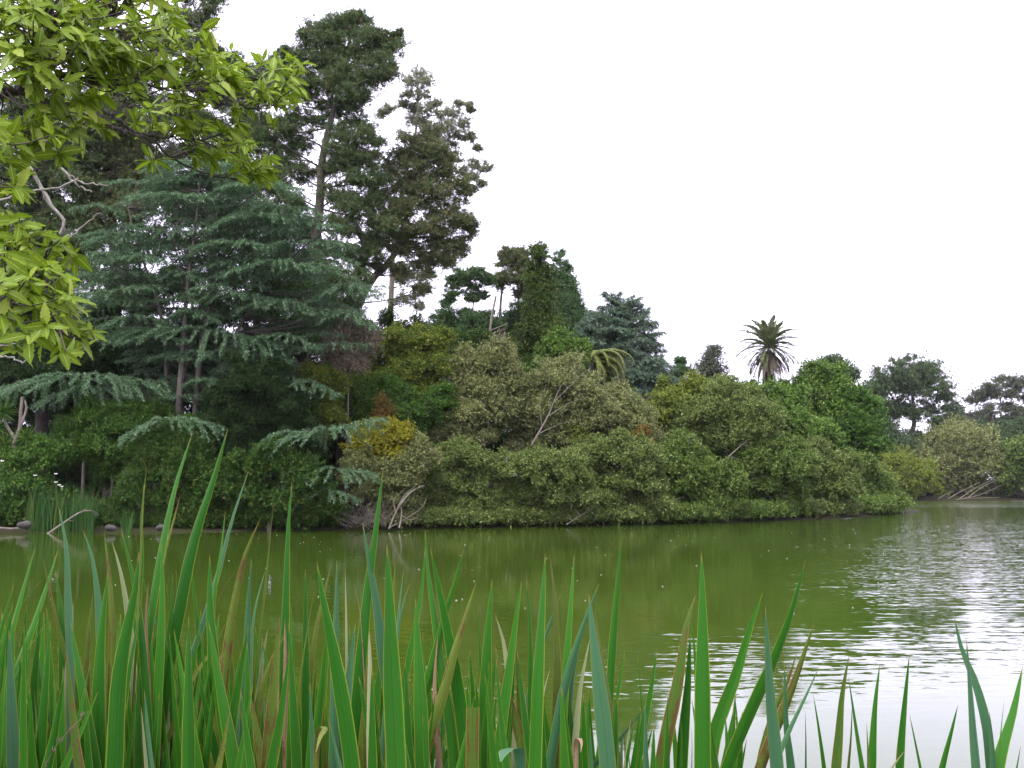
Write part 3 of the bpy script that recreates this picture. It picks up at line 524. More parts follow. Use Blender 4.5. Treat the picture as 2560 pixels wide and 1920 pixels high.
pine('pine_tree', 'tallest pine with a dark lumpy crown reaching nearly to the top of the picture', 66,
     [(890, 42, 24), (865, 50, 22), (905, 58, 22), (838, 66, 26), (795, 72, 26), (880, 80, 30), (920, 88, 26), (770, 100, 28), (820, 105, 34), (865, 115, 30), (960, 95, 22), (990, 88, 14), (940, 120, 26), (980, 120, 24), (905, 140, 34), (760, 140, 32), (800, 150, 34), (850, 160, 36), (950, 160, 30), (975, 185, 22), (730, 165, 28), (890, 190, 36), (770, 195, 34), (825, 205, 34), (930, 200, 30), (740, 225, 26), (870, 235, 32), (905, 240, 26), (790, 245, 28), (700, 190, 22), (715, 130, 16),
      (840, 265, 28), (750, 290, 28), (700, 320, 34), (660, 350, 36), (740, 340, 30), (880, 300, 30), (910, 340, 28), (860, 340, 32), (720, 390, 36), (660, 410, 36), (760, 430, 28), (880, 390, 34), (920, 400, 28), (850, 420, 30), (700, 460, 32), (890, 450, 30), (840, 480, 32), (870, 520, 34), (920, 500, 24), (740, 510, 26), (850, 570, 30), (890, 570, 26), (760, 560, 24), (850, 380, 28), (800, 300, 20), (640, 300, 26), (940, 450, 26), (960, 560, 26), (930, 620, 26), (880, 640, 28), (820, 620, 28), (800, 670, 28), (700, 560, 30), (660, 520, 30), (840, 700, 28), (900, 700, 26), (780, 730, 30), (700, 640, 30), (860, 760, 28), (940, 350, 18), (690, 240, 26), (660, 200, 24)],
     'pine', [(752, 1000), (765, 820), (785, 640), (800, 500), (805, 400), (830, 290), (860, 180), (880, 70)], 0.62, 1.08, PT, 0.62)
pine('leaning_pine', 'brownish leaning pine below and left of the eucalyptus, forked low down', 68,
     [(1085, 330, 24), (1060, 350, 26), (1035, 372, 26), (1090, 365, 24), (1105, 390, 26), (1010, 390, 26), (985, 410, 26), (1060, 400, 30), (1110, 425, 22), (1030, 430, 30), (970, 440, 26), (1080, 445, 30), (1140, 460, 24), (1000, 465, 30), (1050, 480, 32), (1110, 480, 28), (950, 490, 26), (1020, 520, 30), (1155, 490, 22), (1085, 520, 30), (1130, 530, 28), (990, 540, 26), (1165, 550, 24), (1180, 575, 12), (1105, 565, 32), (1060, 565, 30), (1140, 590, 28), (1020, 585, 26), (1080, 610, 30), (1120, 625, 26), (1155, 625, 20), (1040, 630, 26), (1000, 620, 24), (1090, 650, 26), (1055, 670, 22), (1130, 655, 16), (960, 600, 24), (1150, 560, 18), (975, 570, 24), (940, 560, 20), (1000, 500, 24), (920, 520, 24), (930, 600, 24), (905, 660, 24), (950, 660, 20), (1000, 680, 22), (1060, 720, 18), (880, 720, 26)],
     'pine_brown', [(860, 1000), (885, 800), (925, 705), (985, 640), (1010, 560), (1040, 470), (1075, 370)], 0.5, 0.92, PT, 0.58)
pine('pine_tree', 'dark pine directly behind the top of the blue cedar, partly hidden by the leafy bough', 69,
     [(450, 40, 30), (490, 60, 30), (520, 20, 24), (560, 150, 30), (430, 110, 36), (500, 120, 36), (600, 200, 34), (560, 250, 38), (500, 220, 40), (640, 180, 26), (690, 165, 24), (650, 240, 34), (610, 290, 36), (540, 320, 40), (480, 290, 36), (580, 360, 38), (520, 390, 36), (640, 340, 26), (600, 410, 30), (450, 380, 34), (560, 430, 30), (540, -20, 26), (480, -20, 34)],
     'pine', [(520, 1000), (530, 700), (520, 450), (500, 250), (490, 30)], 0.55, 1.25, PT)
pine('pine_tree', 'dark pine with a straight visible trunk left of the top of the blue cedar', 66,
     [(280, 300, 40), (330, 320, 40), (380, 330, 36), (250, 350, 36), (340, 380, 40), (390, 400, 34), (300, 400, 30), (250, 420, 30), (350, 440, 30), (220, 330, 36), (310, 480, 26), (240, 480, 28), (380, 460, 26), (420, 280, 36), (330, 240, 44), (260, 220, 44), (300, 150, 50), (380, 180, 46), (220, 500, 30), (350, 520, 26), (280, 540, 36), (330, 560, 30), (240, 570, 36), (200, 620, 40), (290, 620, 40), (300, 440, 32), (250, 460, 32), (350, 350, 34), (270, 380, 34), (220, 450, 30), (340, 480, 32), (400, 440, 30), (310, 350, 30)],
     'pine_brown', [(285, 1000), (285, 700), (282, 500), (290, 350), (300, 120)], 0.5, 1.2, PT)
pine('pine_tree', 'dark pine standing behind the lichen-grey bare branches at the left edge', 64,
     [(100, 400, 40), (50, 380, 40), (150, 420, 36), (100, 450, 30), (180, 460, 30), (30, 470, 36), (120, 500, 34), (60, 540, 40), (160, 540, 36), (100, 600, 46), (30, 620, 46), (170, 610, 40), (60, 680, 46), (130, 680, 46), (190, 690, 40), (80, 320, 46), (160, 330, 46), (40, 250, 50), (130, 240, 50), (20, 760, 50), (100, 760, 50), (180, 770, 46), (60, 830, 50), (150, 850, 46), (20, 900, 46), (220, 830, 40), (100, 910, 46), (0, 420, 40), (70, 430, 36), (140, 380, 36), (190, 520, 34), (210, 570, 34), (0, 540, 40), (130, 570, 34), (210, 400, 34), (60, 480, 34), (180, 360, 34)],
     'pine', [(105, 1050), (105, 800), (110, 560), (105, 420), (110, 200)], 0.5, 1.35, PT)
pine('pine_tree', 'dense dark pine closing the view behind the right half of the blue cedar', 72,
     [(560, 480, 36), (620, 470, 36), (680, 470, 32), (540, 540, 36), (600, 540, 36), (660, 540, 36), (720, 520, 30), (560, 600, 36), (640, 610, 36), (700, 600, 36), (760, 590, 30), (600, 670, 36), (680, 670, 36), (760, 660, 36), (810, 690, 30), (640, 730, 36), (720, 730, 36), (800, 740, 36), (560, 690, 36), (850, 780, 34), (500, 620, 36), (460, 540, 36), (420, 480, 34), (400, 600, 36), (340, 660, 36), (460, 700, 36), (300, 720, 36), (380, 760, 36), (860, 840, 30)],
     'pine', [(640, 1000), (640, 760), (630, 560), (610, 460)], 0.5, 1.0, PT)
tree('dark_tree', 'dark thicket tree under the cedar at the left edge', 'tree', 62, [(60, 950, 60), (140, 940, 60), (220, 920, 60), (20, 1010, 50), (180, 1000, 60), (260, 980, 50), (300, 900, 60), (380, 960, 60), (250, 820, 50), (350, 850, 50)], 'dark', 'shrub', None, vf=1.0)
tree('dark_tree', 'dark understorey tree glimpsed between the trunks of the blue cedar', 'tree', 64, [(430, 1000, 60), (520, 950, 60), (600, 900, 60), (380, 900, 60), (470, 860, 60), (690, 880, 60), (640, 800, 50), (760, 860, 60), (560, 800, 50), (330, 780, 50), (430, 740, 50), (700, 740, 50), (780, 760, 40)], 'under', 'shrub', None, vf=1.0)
# ================================================================== the big blue cedar
rng = np.random.default_rng(77); Yc = 58.0
cb = at(455, 1200, Yc); cb[2] = gz(cb[0], Yc)
o = thing('blue_cedar', 'big blue-green cedar with layered drooping boughs and several grey trunks', 'cedar tree', cb, None); org = o.location[:]
stems = [[(440, 1110), (455, 900), (470, 700), (490, 560), (500, 435)], [(480, 1110), (510, 820), (560, 640), (600, 500)], [(425, 1100), (400, 780), (340, 600), (320, 520)], [(500, 1060), (560, 900), (640, 740), (720, 600)], [(455, 1000), (480, 760), (430, 600)]]
SP = []
for i, s_ in enumerate(stems):
    g = Geo(); p = curve([cb+[0.25*(i-2), 0.2*(i % 2), -0.2]]+[at(x, y, Yc+(i-2)*0.5) for x, y in s_], 20); SP.append(p); g.tube(p, np.linspace(0.27 if i < 2 else 0.19, 0.04, 20), 8); g.build('trunk', M['bark'], o, org, True)
SP = np.concatenate(SP)
hand = [((608, 545, 460), (648, 622, 634)), ((500, 590, 680), (612, 600, 612)), ((382, 450, 512), (702, 682, 702)), ((395, 300, 190), (714, 722, 735)), ((312, 420, 530), (562, 578, 574)), ((305, 250, 195), (640, 632, 652)), ((305, 240, 175), (532, 512, 522)),
        ((330, 430, 540), (488, 488, 506)), ((370, 450, 540), (425, 408, 428)), ((650, 770, 890), (630, 604, 612)), ((690, 770, 855), (572, 560, 570)), ((590, 690, 790), (530, 512, 518)), ((700, 770, 850), (680, 662, 668)), ((790, 870, 960), (742, 714, 738)),
        ((486, 545, 610), (722, 712, 738)), ((410, 480, 548), (802, 772, 806)), ((312, 500, 715), (822, 818, 852)), ((420, 330, 245), (800, 786, 812)), ((370, 420, 478), (896, 885, 893)), ((448, 490, 535), (880, 874, 882)), ((565, 640, 740), (905, 886, 898)), ((640, 710, 785), (912, 930, 988)),
        ((400, 190, 5), (955, 932, 968)), ((330, 200, 90), (975, 968, 1005)), ((545, 420, 300), (1062, 1044, 1095)), ((690, 800, 965), (1088, 1070, 1034)), ((730, 830, 940), (1190, 1168, 1180)), ((735, 810, 900), (1250, 1222, 1245)), ((800, 870, 940), (800, 780, 812)), ((500, 600, 720), (752, 736, 760)),
        ((260, 340, 420), (655, 640, 655)), ((230, 300, 390), (600, 585, 592)), ((540, 640, 740), (560, 540, 555)), ((560, 660, 760), (470, 455, 478)), ((620, 720, 800), (850, 840, 870)), ((200, 280, 360), (770, 750, 760)), ((560, 690, 800), (680, 655, 676)), ((600, 700, 790), (770, 752, 790)), ((300, 400, 480), (850, 838, 852)), ((700, 770, 850), (960, 950, 985))]
for x3, y3 in hand:
    g = Geo(); gb = Geo(); f = rng.uniform(-2.6, -0.8) if y3[1] < 1025 else -3.6; ln = abs(x3[2]-x3[0])*Yc/FPX
    spray(g, gb, x3, y3, Yc, (f+0.5, f, f-rng.uniform(0, 0.8)), max(1.0, 0.36*ln), rng, 0.15, 0.42, 0.042, 8, 0.35)
    c = at(x3[1], y3[1]+3, Yc+f); low = SP[SP[:, 2] < c[2]-0.4]; s_ = low[np.argmin(np.linalg.norm(low-c, axis=1))]
    gb.tube(curve([s_, (s_+c)/2+[0, 0, -0.3], c], 8), np.linspace(0.05, 0.02, 8), 5)
    b = g.build('bough', M['cedar'], o, org); gb.build('limb', M['bark_dark'], b, None if b is None else org)
g = Geo(); gb = Geo()
prof = [(430, 400, 600), (480, 320, 690), (540, 230, 760), (600, 210, 800), (660, 200, 850), (720, 210, 900), (780, 230, 900), (840, 260, 860), (900, 300, 780), (960, 330, 720)]
for q in range(210):
    a = prof[min(len(prof)-1, int(rng.random()*len(prof)))]; py = a[0]+rng.uniform(-30, 30); cx = rng.uniform(a[1]+20, a[2]-20); h = rng.uniform(50, 95); s_ = 1 if cx > 490 else -1
    yo = rng.uniform(-1.6, 3.6); spray(g, gb, (cx-s_*h, cx, cx+s_*h), (py+8, py, py+rng.uniform(2, 22)), Yc, (yo+0.4, yo, yo-0.3), rng.uniform(0.8, 1.5), rng, 0.15, 0.42, 0.040, 6, 0.35)
    c = at(cx, py, Yc+yo); low = SP[SP[:, 2] < c[2]-0.2]; p_ = low[np.argmin(np.linalg.norm(low-c, axis=1))]; gb.tube(curve([p_, (p_+c)/2+[0, 0, -0.3], c], 7), np.linspace(0.045, 0.012, 7), 4)
gb.build('branches', M['bark'], o, org); g.build('crown', M['cedar'], o, org)
# ================================================================== shore shrubs
US = 'dark shrubs below the cedar'
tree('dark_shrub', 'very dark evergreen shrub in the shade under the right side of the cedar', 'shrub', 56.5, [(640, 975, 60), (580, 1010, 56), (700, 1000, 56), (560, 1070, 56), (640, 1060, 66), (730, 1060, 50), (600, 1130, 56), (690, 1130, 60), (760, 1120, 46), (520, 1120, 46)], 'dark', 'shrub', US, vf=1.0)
tree('rounded_shrub', 'mid-green leafy shrub spilling down to the water below the dark evergreen', 'shrub', 54.6, [(600, 1190, 50), (680, 1180, 54), (750, 1200, 50), (560, 1240, 46), (640, 1250, 52), (720, 1265, 46), (780, 1260, 44), (600, 1295, 34), (680, 1300, 34), (520, 1200, 44), (820, 1280, 36), (760, 1300, 28)], 'under', 'broad', US)
tree('brown_green_shrub', 'brownish green shrub at the water left of the tall sword leaf tips', 'shrub', 54.8, [(300, 1288, 32), (255, 1296, 28), (212, 1302, 24), (400, 1150, 46), (440, 1200, 46), (370, 1200, 44), (470, 1250, 46), (410, 1260, 44), (340, 1250, 36), (500, 1290, 34), (440, 1300, 30), (480, 1150, 46)], 'under', 'willow', US, dens=3.22)
tree('green_shrub', 'dense dark green shrub on the left bank below the lowest left bough', 'shrub', 56.5, [(250, 1060, 50), (310, 1080, 56), (380, 1070, 56), (200, 1080, 46), (270, 1130, 54), (340, 1140, 50), (220, 1150, 50), (440, 1090, 46), (300, 1190, 50), (180, 1120, 40)], 'green', 'shrub', US)
tree('green_shrub', 'low ivy-green shrub at the water on the far left', 'shrub', 54.2, [(40, 1240, 40), (90, 1220, 36), (20, 1285, 34), (80, 1280, 34), (-30, 1250, 40), (130, 1150, 40), (60, 1160, 40)], 'green', 'broad', US)
tree('ochre_shrub', 'small ochre-tinged shrub between cedar bough and dark evergreen', 'shrub', 59, [(800, 1000, 40), (780, 950, 36), (820, 1050, 36), (760, 1010, 30), (830, 960, 30), (800, 1090, 30)], 'mixed', 'shrub', US)
tree('broadleaf_tree', 'round green tree with golden tips, left of the ivy-clad trunk', 'tree', 66, [(930, 890, 46), (990, 880, 50), (1060, 870, 46), (1100, 860, 28), (900, 940, 56), (970, 950, 60), (1050, 930, 56), (1110, 920, 40), (890, 1000, 50), (950, 1020, 56), (1030, 1000, 56), (1090, 990, 50), (990, 1060, 40), (850, 960, 44), (860, 1030, 40)], 'mixed', 'shrub', None, tr=0.25)
tree('green_tree', 'deep green tree behind the yellow bush, under the golden-tipped tree', 'tree', 63, [(900, 1010, 50), (960, 990, 46), (1010, 1040, 50), (940, 1060, 44), (1060, 1060, 44), (870, 1060, 40), (1090, 1020, 40), (1000, 1090, 40)], 'green', 'shrub', None)
tree('autumn_tree', 'small orange-tipped tree left of the ivy-clad trunk', 'tree', 72, [(1245, 885, 22), (1265, 900, 16), (1230, 905, 22), (1250, 925, 26), (1215, 930, 22)], 'orange', 'shrub', None, dens=2.53)
tree('orange_sprig', 'small orange-leaved sprig standing above the yellow bush', 'shrub', 60.5, [(958, 1015, 12), (968, 1035, 12), (950, 1040, 10), (962, 1060, 12)], 'orange', 'shrub', 'orange sprigs', dens=2.07, tr=0.04)
tree('orange_sprig', 'small orange-leaved sprig among the willows below the blue-grey cedar', 'shrub', 65.5, [(1604, 1085, 9), (1598, 1102, 11), (1608, 1112, 9)], 'orange', 'shrub', 'orange sprigs', dens=2.07, tr=0.04)
tree('dead_bush', 'tangle of dead grey-brown twigs at the right end of the cedar boughs', 'dead bush', 60, [(860, 850, 36), (900, 880, 36), (830, 890, 34), (880, 920, 36), (920, 850, 24), (850, 810, 26)], 'deadleaf', 'fine', None, dens=2.07, tw=26)
tree('yellow_bush', 'yellow-leaved bush standing out above the water-side willows', 'bush', 58, [(960, 1095, 36), (920, 1110, 34), (1000, 1100, 34), (900, 1140, 28), (940, 1150, 36), (990, 1140, 34), (930, 1085, 26), (1030, 1120, 24)], 'yellow', 'shrub', None, dens=2.76)
tree('willow_bush', 'pale olive willow below the yellow bush, beside the dead white branches', 'willow', 57, [(940, 1190, 44), (990, 1210, 46), (1020, 1180, 44), (900, 1170, 36), (960, 1240, 44), (1000, 1260, 40), (920, 1240, 36), (1050, 1150, 40), (880, 1200, 30)], 'olive_pale', 'shrub', OW)
tree('willow_bush', 'olive willow at the water just right of the dead white branches', 'willow', 60, [(1100, 1180, 56), (1160, 1160, 50), (1090, 1230, 50), (1160, 1230, 54), (1200, 1200, 46), (1120, 1270, 40), (1190, 1270, 40), (1070, 1280, 30), (1060, 1250, 30)], 'olive', 'shrub', OW, tw=2)
tree('willow_tree', 'tall pale willow with thin bare twigs in front of the ivy-clad trunk', 'willow', 65, [(1180, 950, 50), (1230, 920, 44), (1150, 1000, 50), (1220, 980, 54), (1270, 970, 40), (1130, 1060, 50), (1200, 1050, 56), (1260, 1040, 50), (1100, 1110, 44), (1180, 1110, 46), (1170, 910, 30), (1250, 880, 24)], 'olive_pale', 'fine', OW, tw=9, dens=2.88)
tree('willow_tree', 'pale willow with long bare twigs leaning right, below the drooping palm', 'willow', 66, [(1380, 960, 46), (1430, 990, 50), (1340, 1000, 48), (1400, 1040, 56), (1470, 1020, 44), (1330, 1070, 54), (1450, 1080, 54), (1500, 1060, 40), (1390, 1110, 50), (1320, 1130, 44), (1420, 930, 26), (1470, 980, 30)], 'olive_pale', 'fine', OW, tw=11, dens=2.76)
tree('willow_bush', 'leafy olive willow hanging over the water below the leaning bare twigs', 'willow', 61, [(1290, 1190, 50), (1350, 1180, 52), (1410, 1190, 50), (1270, 1250, 46), (1330, 1240, 50), (1390, 1250, 50), (1440, 1240, 44), (1300, 1290, 30), (1370, 1295, 30), (1240, 1230, 36), (1230, 1280, 28)], 'olive', 'shrub', OW, tw=2)
tree('leafy_shrub', 'small patch of bright green shrub among the olive willows', 'shrub', 66, [(1430, 1080, 22), (1450, 1095, 20), (1425, 1110, 20)], 'ygreen', 'broad', None, tr=0.05)
tree('willow_bush', 'broad olive willow at the water under the blue-grey cedar', 'willow', 63.5, [(1500, 1150, 54), (1560, 1160, 54), (1610, 1160, 46), (1490, 1210, 48), (1550, 1220, 52), (1610, 1220, 48), (1510, 1265, 40), (1580, 1275, 38), (1460, 1270, 36), (1640, 1270, 34), (1540, 1300, 22), (1470, 1150, 40)], 'olive', 'shrub', OW, tw=2)
tree('willow_bush', 'grey-twigged willow between drooping palm and blue-grey cedar', 'willow', 68, [(1560, 1030, 44), (1530, 1080, 46), (1590, 1070, 44), (1560, 1110, 46), (1510, 1030, 34), (1610, 1110, 36), (1540, 990, 26)], 'olive_pale', 'fine', OW, tw=11, dens=2.53)
tree('broadleaf_tree', 'yellow-green bushy tree right of the foot of the blue-grey cedar', 'tree', 74, [(1680, 1010, 44), (1720, 1030, 46), (1650, 1050, 40), (1700, 1070, 46), (1660, 1100, 40), (1740, 990, 34), (1640, 1090, 30)], 'ygreen', 'broad', None)
tree('willow_tree', 'tall brownish olive willow with a bare leaning limb, left of the bright green trees', 'willow', 73, [(1790, 1030, 44), (1840, 1020, 42), (1880, 1045, 42), (1750, 1050, 46), (1810, 1060, 54), (1870, 1080, 50), (1760, 1110, 46), (1820, 1120, 50), (1720, 1090, 40), (1815, 985, 24), (1890, 1110, 40)], 'olive', 'willow', OW, tw=6)
tree('willow_bush', 'low olive willow at the water below the bare leaning limb', 'willow', 67, [(1690, 1180, 50), (1750, 1190, 50), (1700, 1230, 46), (1760, 1240, 46), (1660, 1270, 34), (1720, 1275, 34), (1790, 1265, 36), (1650, 1200, 40), (1810, 1210, 40), (1680, 1295, 20), (1770, 1290, 20), (1700, 1130, 40)], 'olive_green', 'shrub', OW, tw=2)
tree('willow_bush', 'rounded olive willow on the shore below the bright green layered tree', 'willow', 72.5, [(1880, 1170, 46), (1930, 1160, 50), (1980, 1180, 46), (1860, 1220, 44), (1920, 1220, 50), (1970, 1230, 44), (1850, 1260, 32), (1900, 1270, 34), (1950, 1275, 30), (1900, 1125, 34), (1960, 1130, 34)], 'olive_green', 'shrub', OW)
tree('willow_bush', 'olive willow sloping down toward the tip of the point', 'willow', 77, [(2030, 1180, 44), (2080, 1190, 44), (2020, 1225, 42), (2070, 1235, 42), (2110, 1230, 36), (2010, 1265, 30), (2060, 1270, 28), (2040, 1145, 34), (2105, 1175, 30), (2110, 1262, 24)], 'olive', 'shrub', OW)
tree('willow_bush', 'last low olive willow at the very tip of the point', 'willow', 86, [(2150, 1200, 36), (2190, 1220, 34), (2150, 1240, 32), (2210, 1245, 28), (2240, 1258, 20), (2180, 1262, 20), (2140, 1170, 30), (2225, 1265, 16)], 'olive_green', 'shrub', OW)
# understorey that closes the view between the trunks
UF = 'low understorey trees on the slope'
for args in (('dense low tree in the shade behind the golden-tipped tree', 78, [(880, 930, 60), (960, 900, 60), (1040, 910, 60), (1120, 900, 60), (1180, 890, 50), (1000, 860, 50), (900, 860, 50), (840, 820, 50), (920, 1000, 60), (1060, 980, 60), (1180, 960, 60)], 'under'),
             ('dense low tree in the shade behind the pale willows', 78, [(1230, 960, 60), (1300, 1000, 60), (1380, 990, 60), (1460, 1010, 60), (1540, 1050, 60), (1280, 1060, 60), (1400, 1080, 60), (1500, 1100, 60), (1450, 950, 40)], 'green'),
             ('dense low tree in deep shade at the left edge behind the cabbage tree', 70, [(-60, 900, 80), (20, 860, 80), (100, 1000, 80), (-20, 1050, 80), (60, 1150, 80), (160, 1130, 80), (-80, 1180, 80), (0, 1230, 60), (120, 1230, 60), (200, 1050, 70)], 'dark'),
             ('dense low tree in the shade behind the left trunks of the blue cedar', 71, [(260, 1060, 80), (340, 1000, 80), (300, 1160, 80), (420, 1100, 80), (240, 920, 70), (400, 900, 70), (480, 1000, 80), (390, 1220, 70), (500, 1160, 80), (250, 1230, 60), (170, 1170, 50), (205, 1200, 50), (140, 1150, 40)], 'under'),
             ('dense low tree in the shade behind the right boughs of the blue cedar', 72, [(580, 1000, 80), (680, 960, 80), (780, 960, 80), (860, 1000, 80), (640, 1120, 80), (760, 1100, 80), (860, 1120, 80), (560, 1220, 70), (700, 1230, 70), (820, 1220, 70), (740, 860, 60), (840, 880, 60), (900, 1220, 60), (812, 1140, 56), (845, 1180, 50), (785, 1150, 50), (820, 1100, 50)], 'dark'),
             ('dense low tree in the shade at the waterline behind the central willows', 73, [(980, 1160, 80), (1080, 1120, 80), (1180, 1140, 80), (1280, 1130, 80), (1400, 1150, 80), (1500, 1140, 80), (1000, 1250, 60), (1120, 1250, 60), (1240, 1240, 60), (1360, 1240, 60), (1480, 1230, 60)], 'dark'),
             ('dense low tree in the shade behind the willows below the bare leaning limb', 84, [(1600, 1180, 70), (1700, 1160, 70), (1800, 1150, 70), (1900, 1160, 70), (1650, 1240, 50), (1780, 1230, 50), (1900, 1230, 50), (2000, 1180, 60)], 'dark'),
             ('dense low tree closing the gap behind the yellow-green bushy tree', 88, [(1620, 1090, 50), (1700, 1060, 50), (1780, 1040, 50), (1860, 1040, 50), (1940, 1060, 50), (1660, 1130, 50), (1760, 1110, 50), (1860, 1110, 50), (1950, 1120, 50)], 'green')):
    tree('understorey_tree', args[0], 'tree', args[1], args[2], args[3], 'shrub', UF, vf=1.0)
# ================================================================== small things along the far bank
rng = np.random.default_rng(5)
def stick(name, label, cat, lines, Y, mat, k=6):
    p0 = at(*lines[0][0][0], Y); o = thing(name, label, cat, p0); g = Geo()
    for pts, ra, rb in lines:
        c = curve([at(x, y, Y+dy*0.4) for dy, (x, y) in enumerate(pts)], 12); g.tube(wobble(c, 0.004, rng), np.linspace(ra*0.7, rb*0.6, 12), k)
    g.build('stem', M[mat], o, o.location[:], True); return o
stick('fallen_branch', 'curved grey branch sticking out of the water at the left bank', 'branch', [([(118, 1336), (170, 1300), (205, 1279), (232, 1277), (246, 1288)], 0.10, 0.05), ([(205, 1279), (216, 1271)], 0.04, 0.02), ([(170, 1300), (186, 1303)], 0.035, 0.02), ([(232, 1277), (240, 1292)], 0.05, 0.05)], 51.5, 'twig')
stick('fallen_branch', 'pale log lying at the waterline in the left corner of the bank', 'log', [([(-20, 1318), (20, 1322), (62, 1320)], 0.13, 0.1), ([(45, 1318), (66, 1308), (70, 1322)], 0.09, 0.08)], 51.6, 'twig')
o = stick('dead_branch', 'dead white forked branches rising from the water below the yellow bush', 'dead branch',
      [([(972, 1322), (990, 1280), (1020, 1235), (1060, 1212)], 0.09, 0.03), ([(998, 1320), (1004, 1285), (1000, 1255)], 0.07, 0.03), ([(975, 1318), (1010, 1300), (1060, 1262), (1066, 1245)], 0.05, 0.02), ([(985, 1290), (1010, 1240), (1040, 1215)], 0.05, 0.02), ([(1000, 1262), (1035, 1225), (1062, 1215)], 0.05, 0.02), ([(990, 1285), (985, 1250), (1010, 1225)], 0.04, 0.015), ([(1004, 1290), (1030, 1300), (1050, 1285)], 0.04, 0.015)], 54.6, 'twig')
o = thing('dead_bush', 'heap of fine dead twigs at the waterline left of the dead white branches', 'dead bush', at(920, 1318, 54.6)); g = Geo()
for q in range(110):
    a = at(rng.uniform(870, 970), rng.uniform(1290, 1322), 54.4+rng.uniform(0, 1)); e = a+nrm(np.array([rng.normal(0, 0.9), rng.normal(0, 0.5), rng.uniform(0.1, 1.0)]))*rng.uniform(0.5, 1.9)
    g.tube(curve([a, (a+e)/2+rng.normal(0, 0.15, 3), e], 5), np.linspace(0.016, 0.006, 5), 3)
g.build('twigs', M['twig'], o, o.location[:])
stick('bare_limb', 'bare leaning grey limb projecting from the tall brownish willow', 'branch', [([(1760, 1190), (1800, 1160), (1840, 1125), (1880, 1090)], 0.10, 0.04), ([(1800, 1160), (1808, 1190), (1805, 1215)], 0.05, 0.03), ([(1820, 1140), (1850, 1150)], 0.04, 0.02), ([(1770, 1180), (1810, 1170)], 0.04, 0.02)], 69.5, 'twig')
stick('bare_limb', 'long thin bare limb rising out of the pale willows below the drooping palm', 'branch', [([(1330, 1110), (1370, 1040), (1400, 970), (1440, 910)], 0.09, 0.02), ([(1370, 1040), (1420, 1010), (1470, 990)], 0.04, 0.015), ([(1385, 1005), (1440, 950), (1460, 930)], 0.04, 0.015), ([(1345, 1085), (1400, 1060), (1440, 1050)], 0.04, 0.015), ([(1355, 1065), (1350, 1010), (1365, 960)], 0.03, 0.012)], 63.5, 'twig')
stick('bare_limb', 'forked bare twig low over the water in the middle of the willow shore', 'branch', [([(1415, 1312), (1450, 1290), (1490, 1265)], 0.05, 0.02), ([(1450, 1290), (1435, 1268)], 0.03, 0.012), ([(1430, 1302), (1420, 1285)], 0.03, 0.012)], 59.5, 'twig')
def rock(name, label, px, py, Y, r, sd):
    rr = np.random.default_rng(sd); n, k = 9, 14; V, Fc = [], []
    for i in range(n):
        th = math.pi*i/(n-1)
        for j in range(k):
            ph = 2*math.pi*j/k; d = np.array([math.sin(th)*math.cos(ph), math.sin(th)*math.sin(ph), math.cos(th)]); s_ = 1+0.18*math.sin(3*ph+sd)*math.sin(th)+0.12*math.cos(2*th+sd*2)*math.cos(ph)
            V.append(at(px, py, Y)+d*s_*r*np.array([1.2, 0.9, 0.7]))
    for i in range(n-1):
        for j in range(k): Fc.append((i*k+j, i*k+(j+1) % k, (i+1)*k+(j+1) % k, (i+1)*k+j))
    ob = mesh_obj(name, V, Fc, M['rock'], None, at(px, py, Y), smooth=True); ob.location = at(px, py, Y); tag(ob, label, 'rock', 'rocks at the waterline')
rock('rock', 'grey rock at the waterline under the curved grey branch', 275, 1320, 51.8, 0.26, 1)
rock('rock', 'small grey rock at the waterline below the mid-green leafy shrub', 402, 1319, 52.2, 0.24, 2)
rock('rock', 'brown boulder beside the pale log at the far left', 64, 1312, 51.7, 0.3, 3)
def reeds(label, x0, x1, Y, top, n, sd):
    rr = np.random.default_rng(sd); c = at((x0+x1)/2, 1325, Y); o = thing('reed_clump', label, 'reeds', (c[0], Y, 0.0), 'reed clumps on the left bank'); g = Geo()
    for q in range(n):
        y = Y+rr.uniform(-0.5, 1.2); b = at(rr.uniform(x0, x1), 1325, y); b[2] = max(-0.05, gz(b[0], y)-0.1); h = (1325-top)*Y/FPX*rr.uniform(0.55, 1.05); d = rr.normal(0, 0.18, 2)
        p = curve([b, b+[d[0]*h*0.3, d[1]*0.3, h*0.6], b+[d[0]*h, d[1], h]], 6); w = 0.022*np.array([1, 1, 0.9, 0.7, 0.4, 0.05]); s_ = nrm(np.array([1, rr.normal(0, 0.6), 0]))
        V = np.stack([p-s_*w[:, None], p+s_*w[:, None]], 1).reshape(-1, 3); i = np.arange(5)*2; g.add(V, np.stack([i, i+1, i+3, i+2], 1))
    g.build('leaves', M['reed'], o, o.location[:])
reeds('bright green reed clump on the left bank under the white flowers', 60, 150, 53, 1200, 260, 3)
reeds('bright green reed clump behind the curved grey branch', 150, 235, 53, 1215, 220, 4)
reeds('small sparse reed tuft at the water below the brownish green shrub', 300, 330, 52.6, 1265, 36, 6)
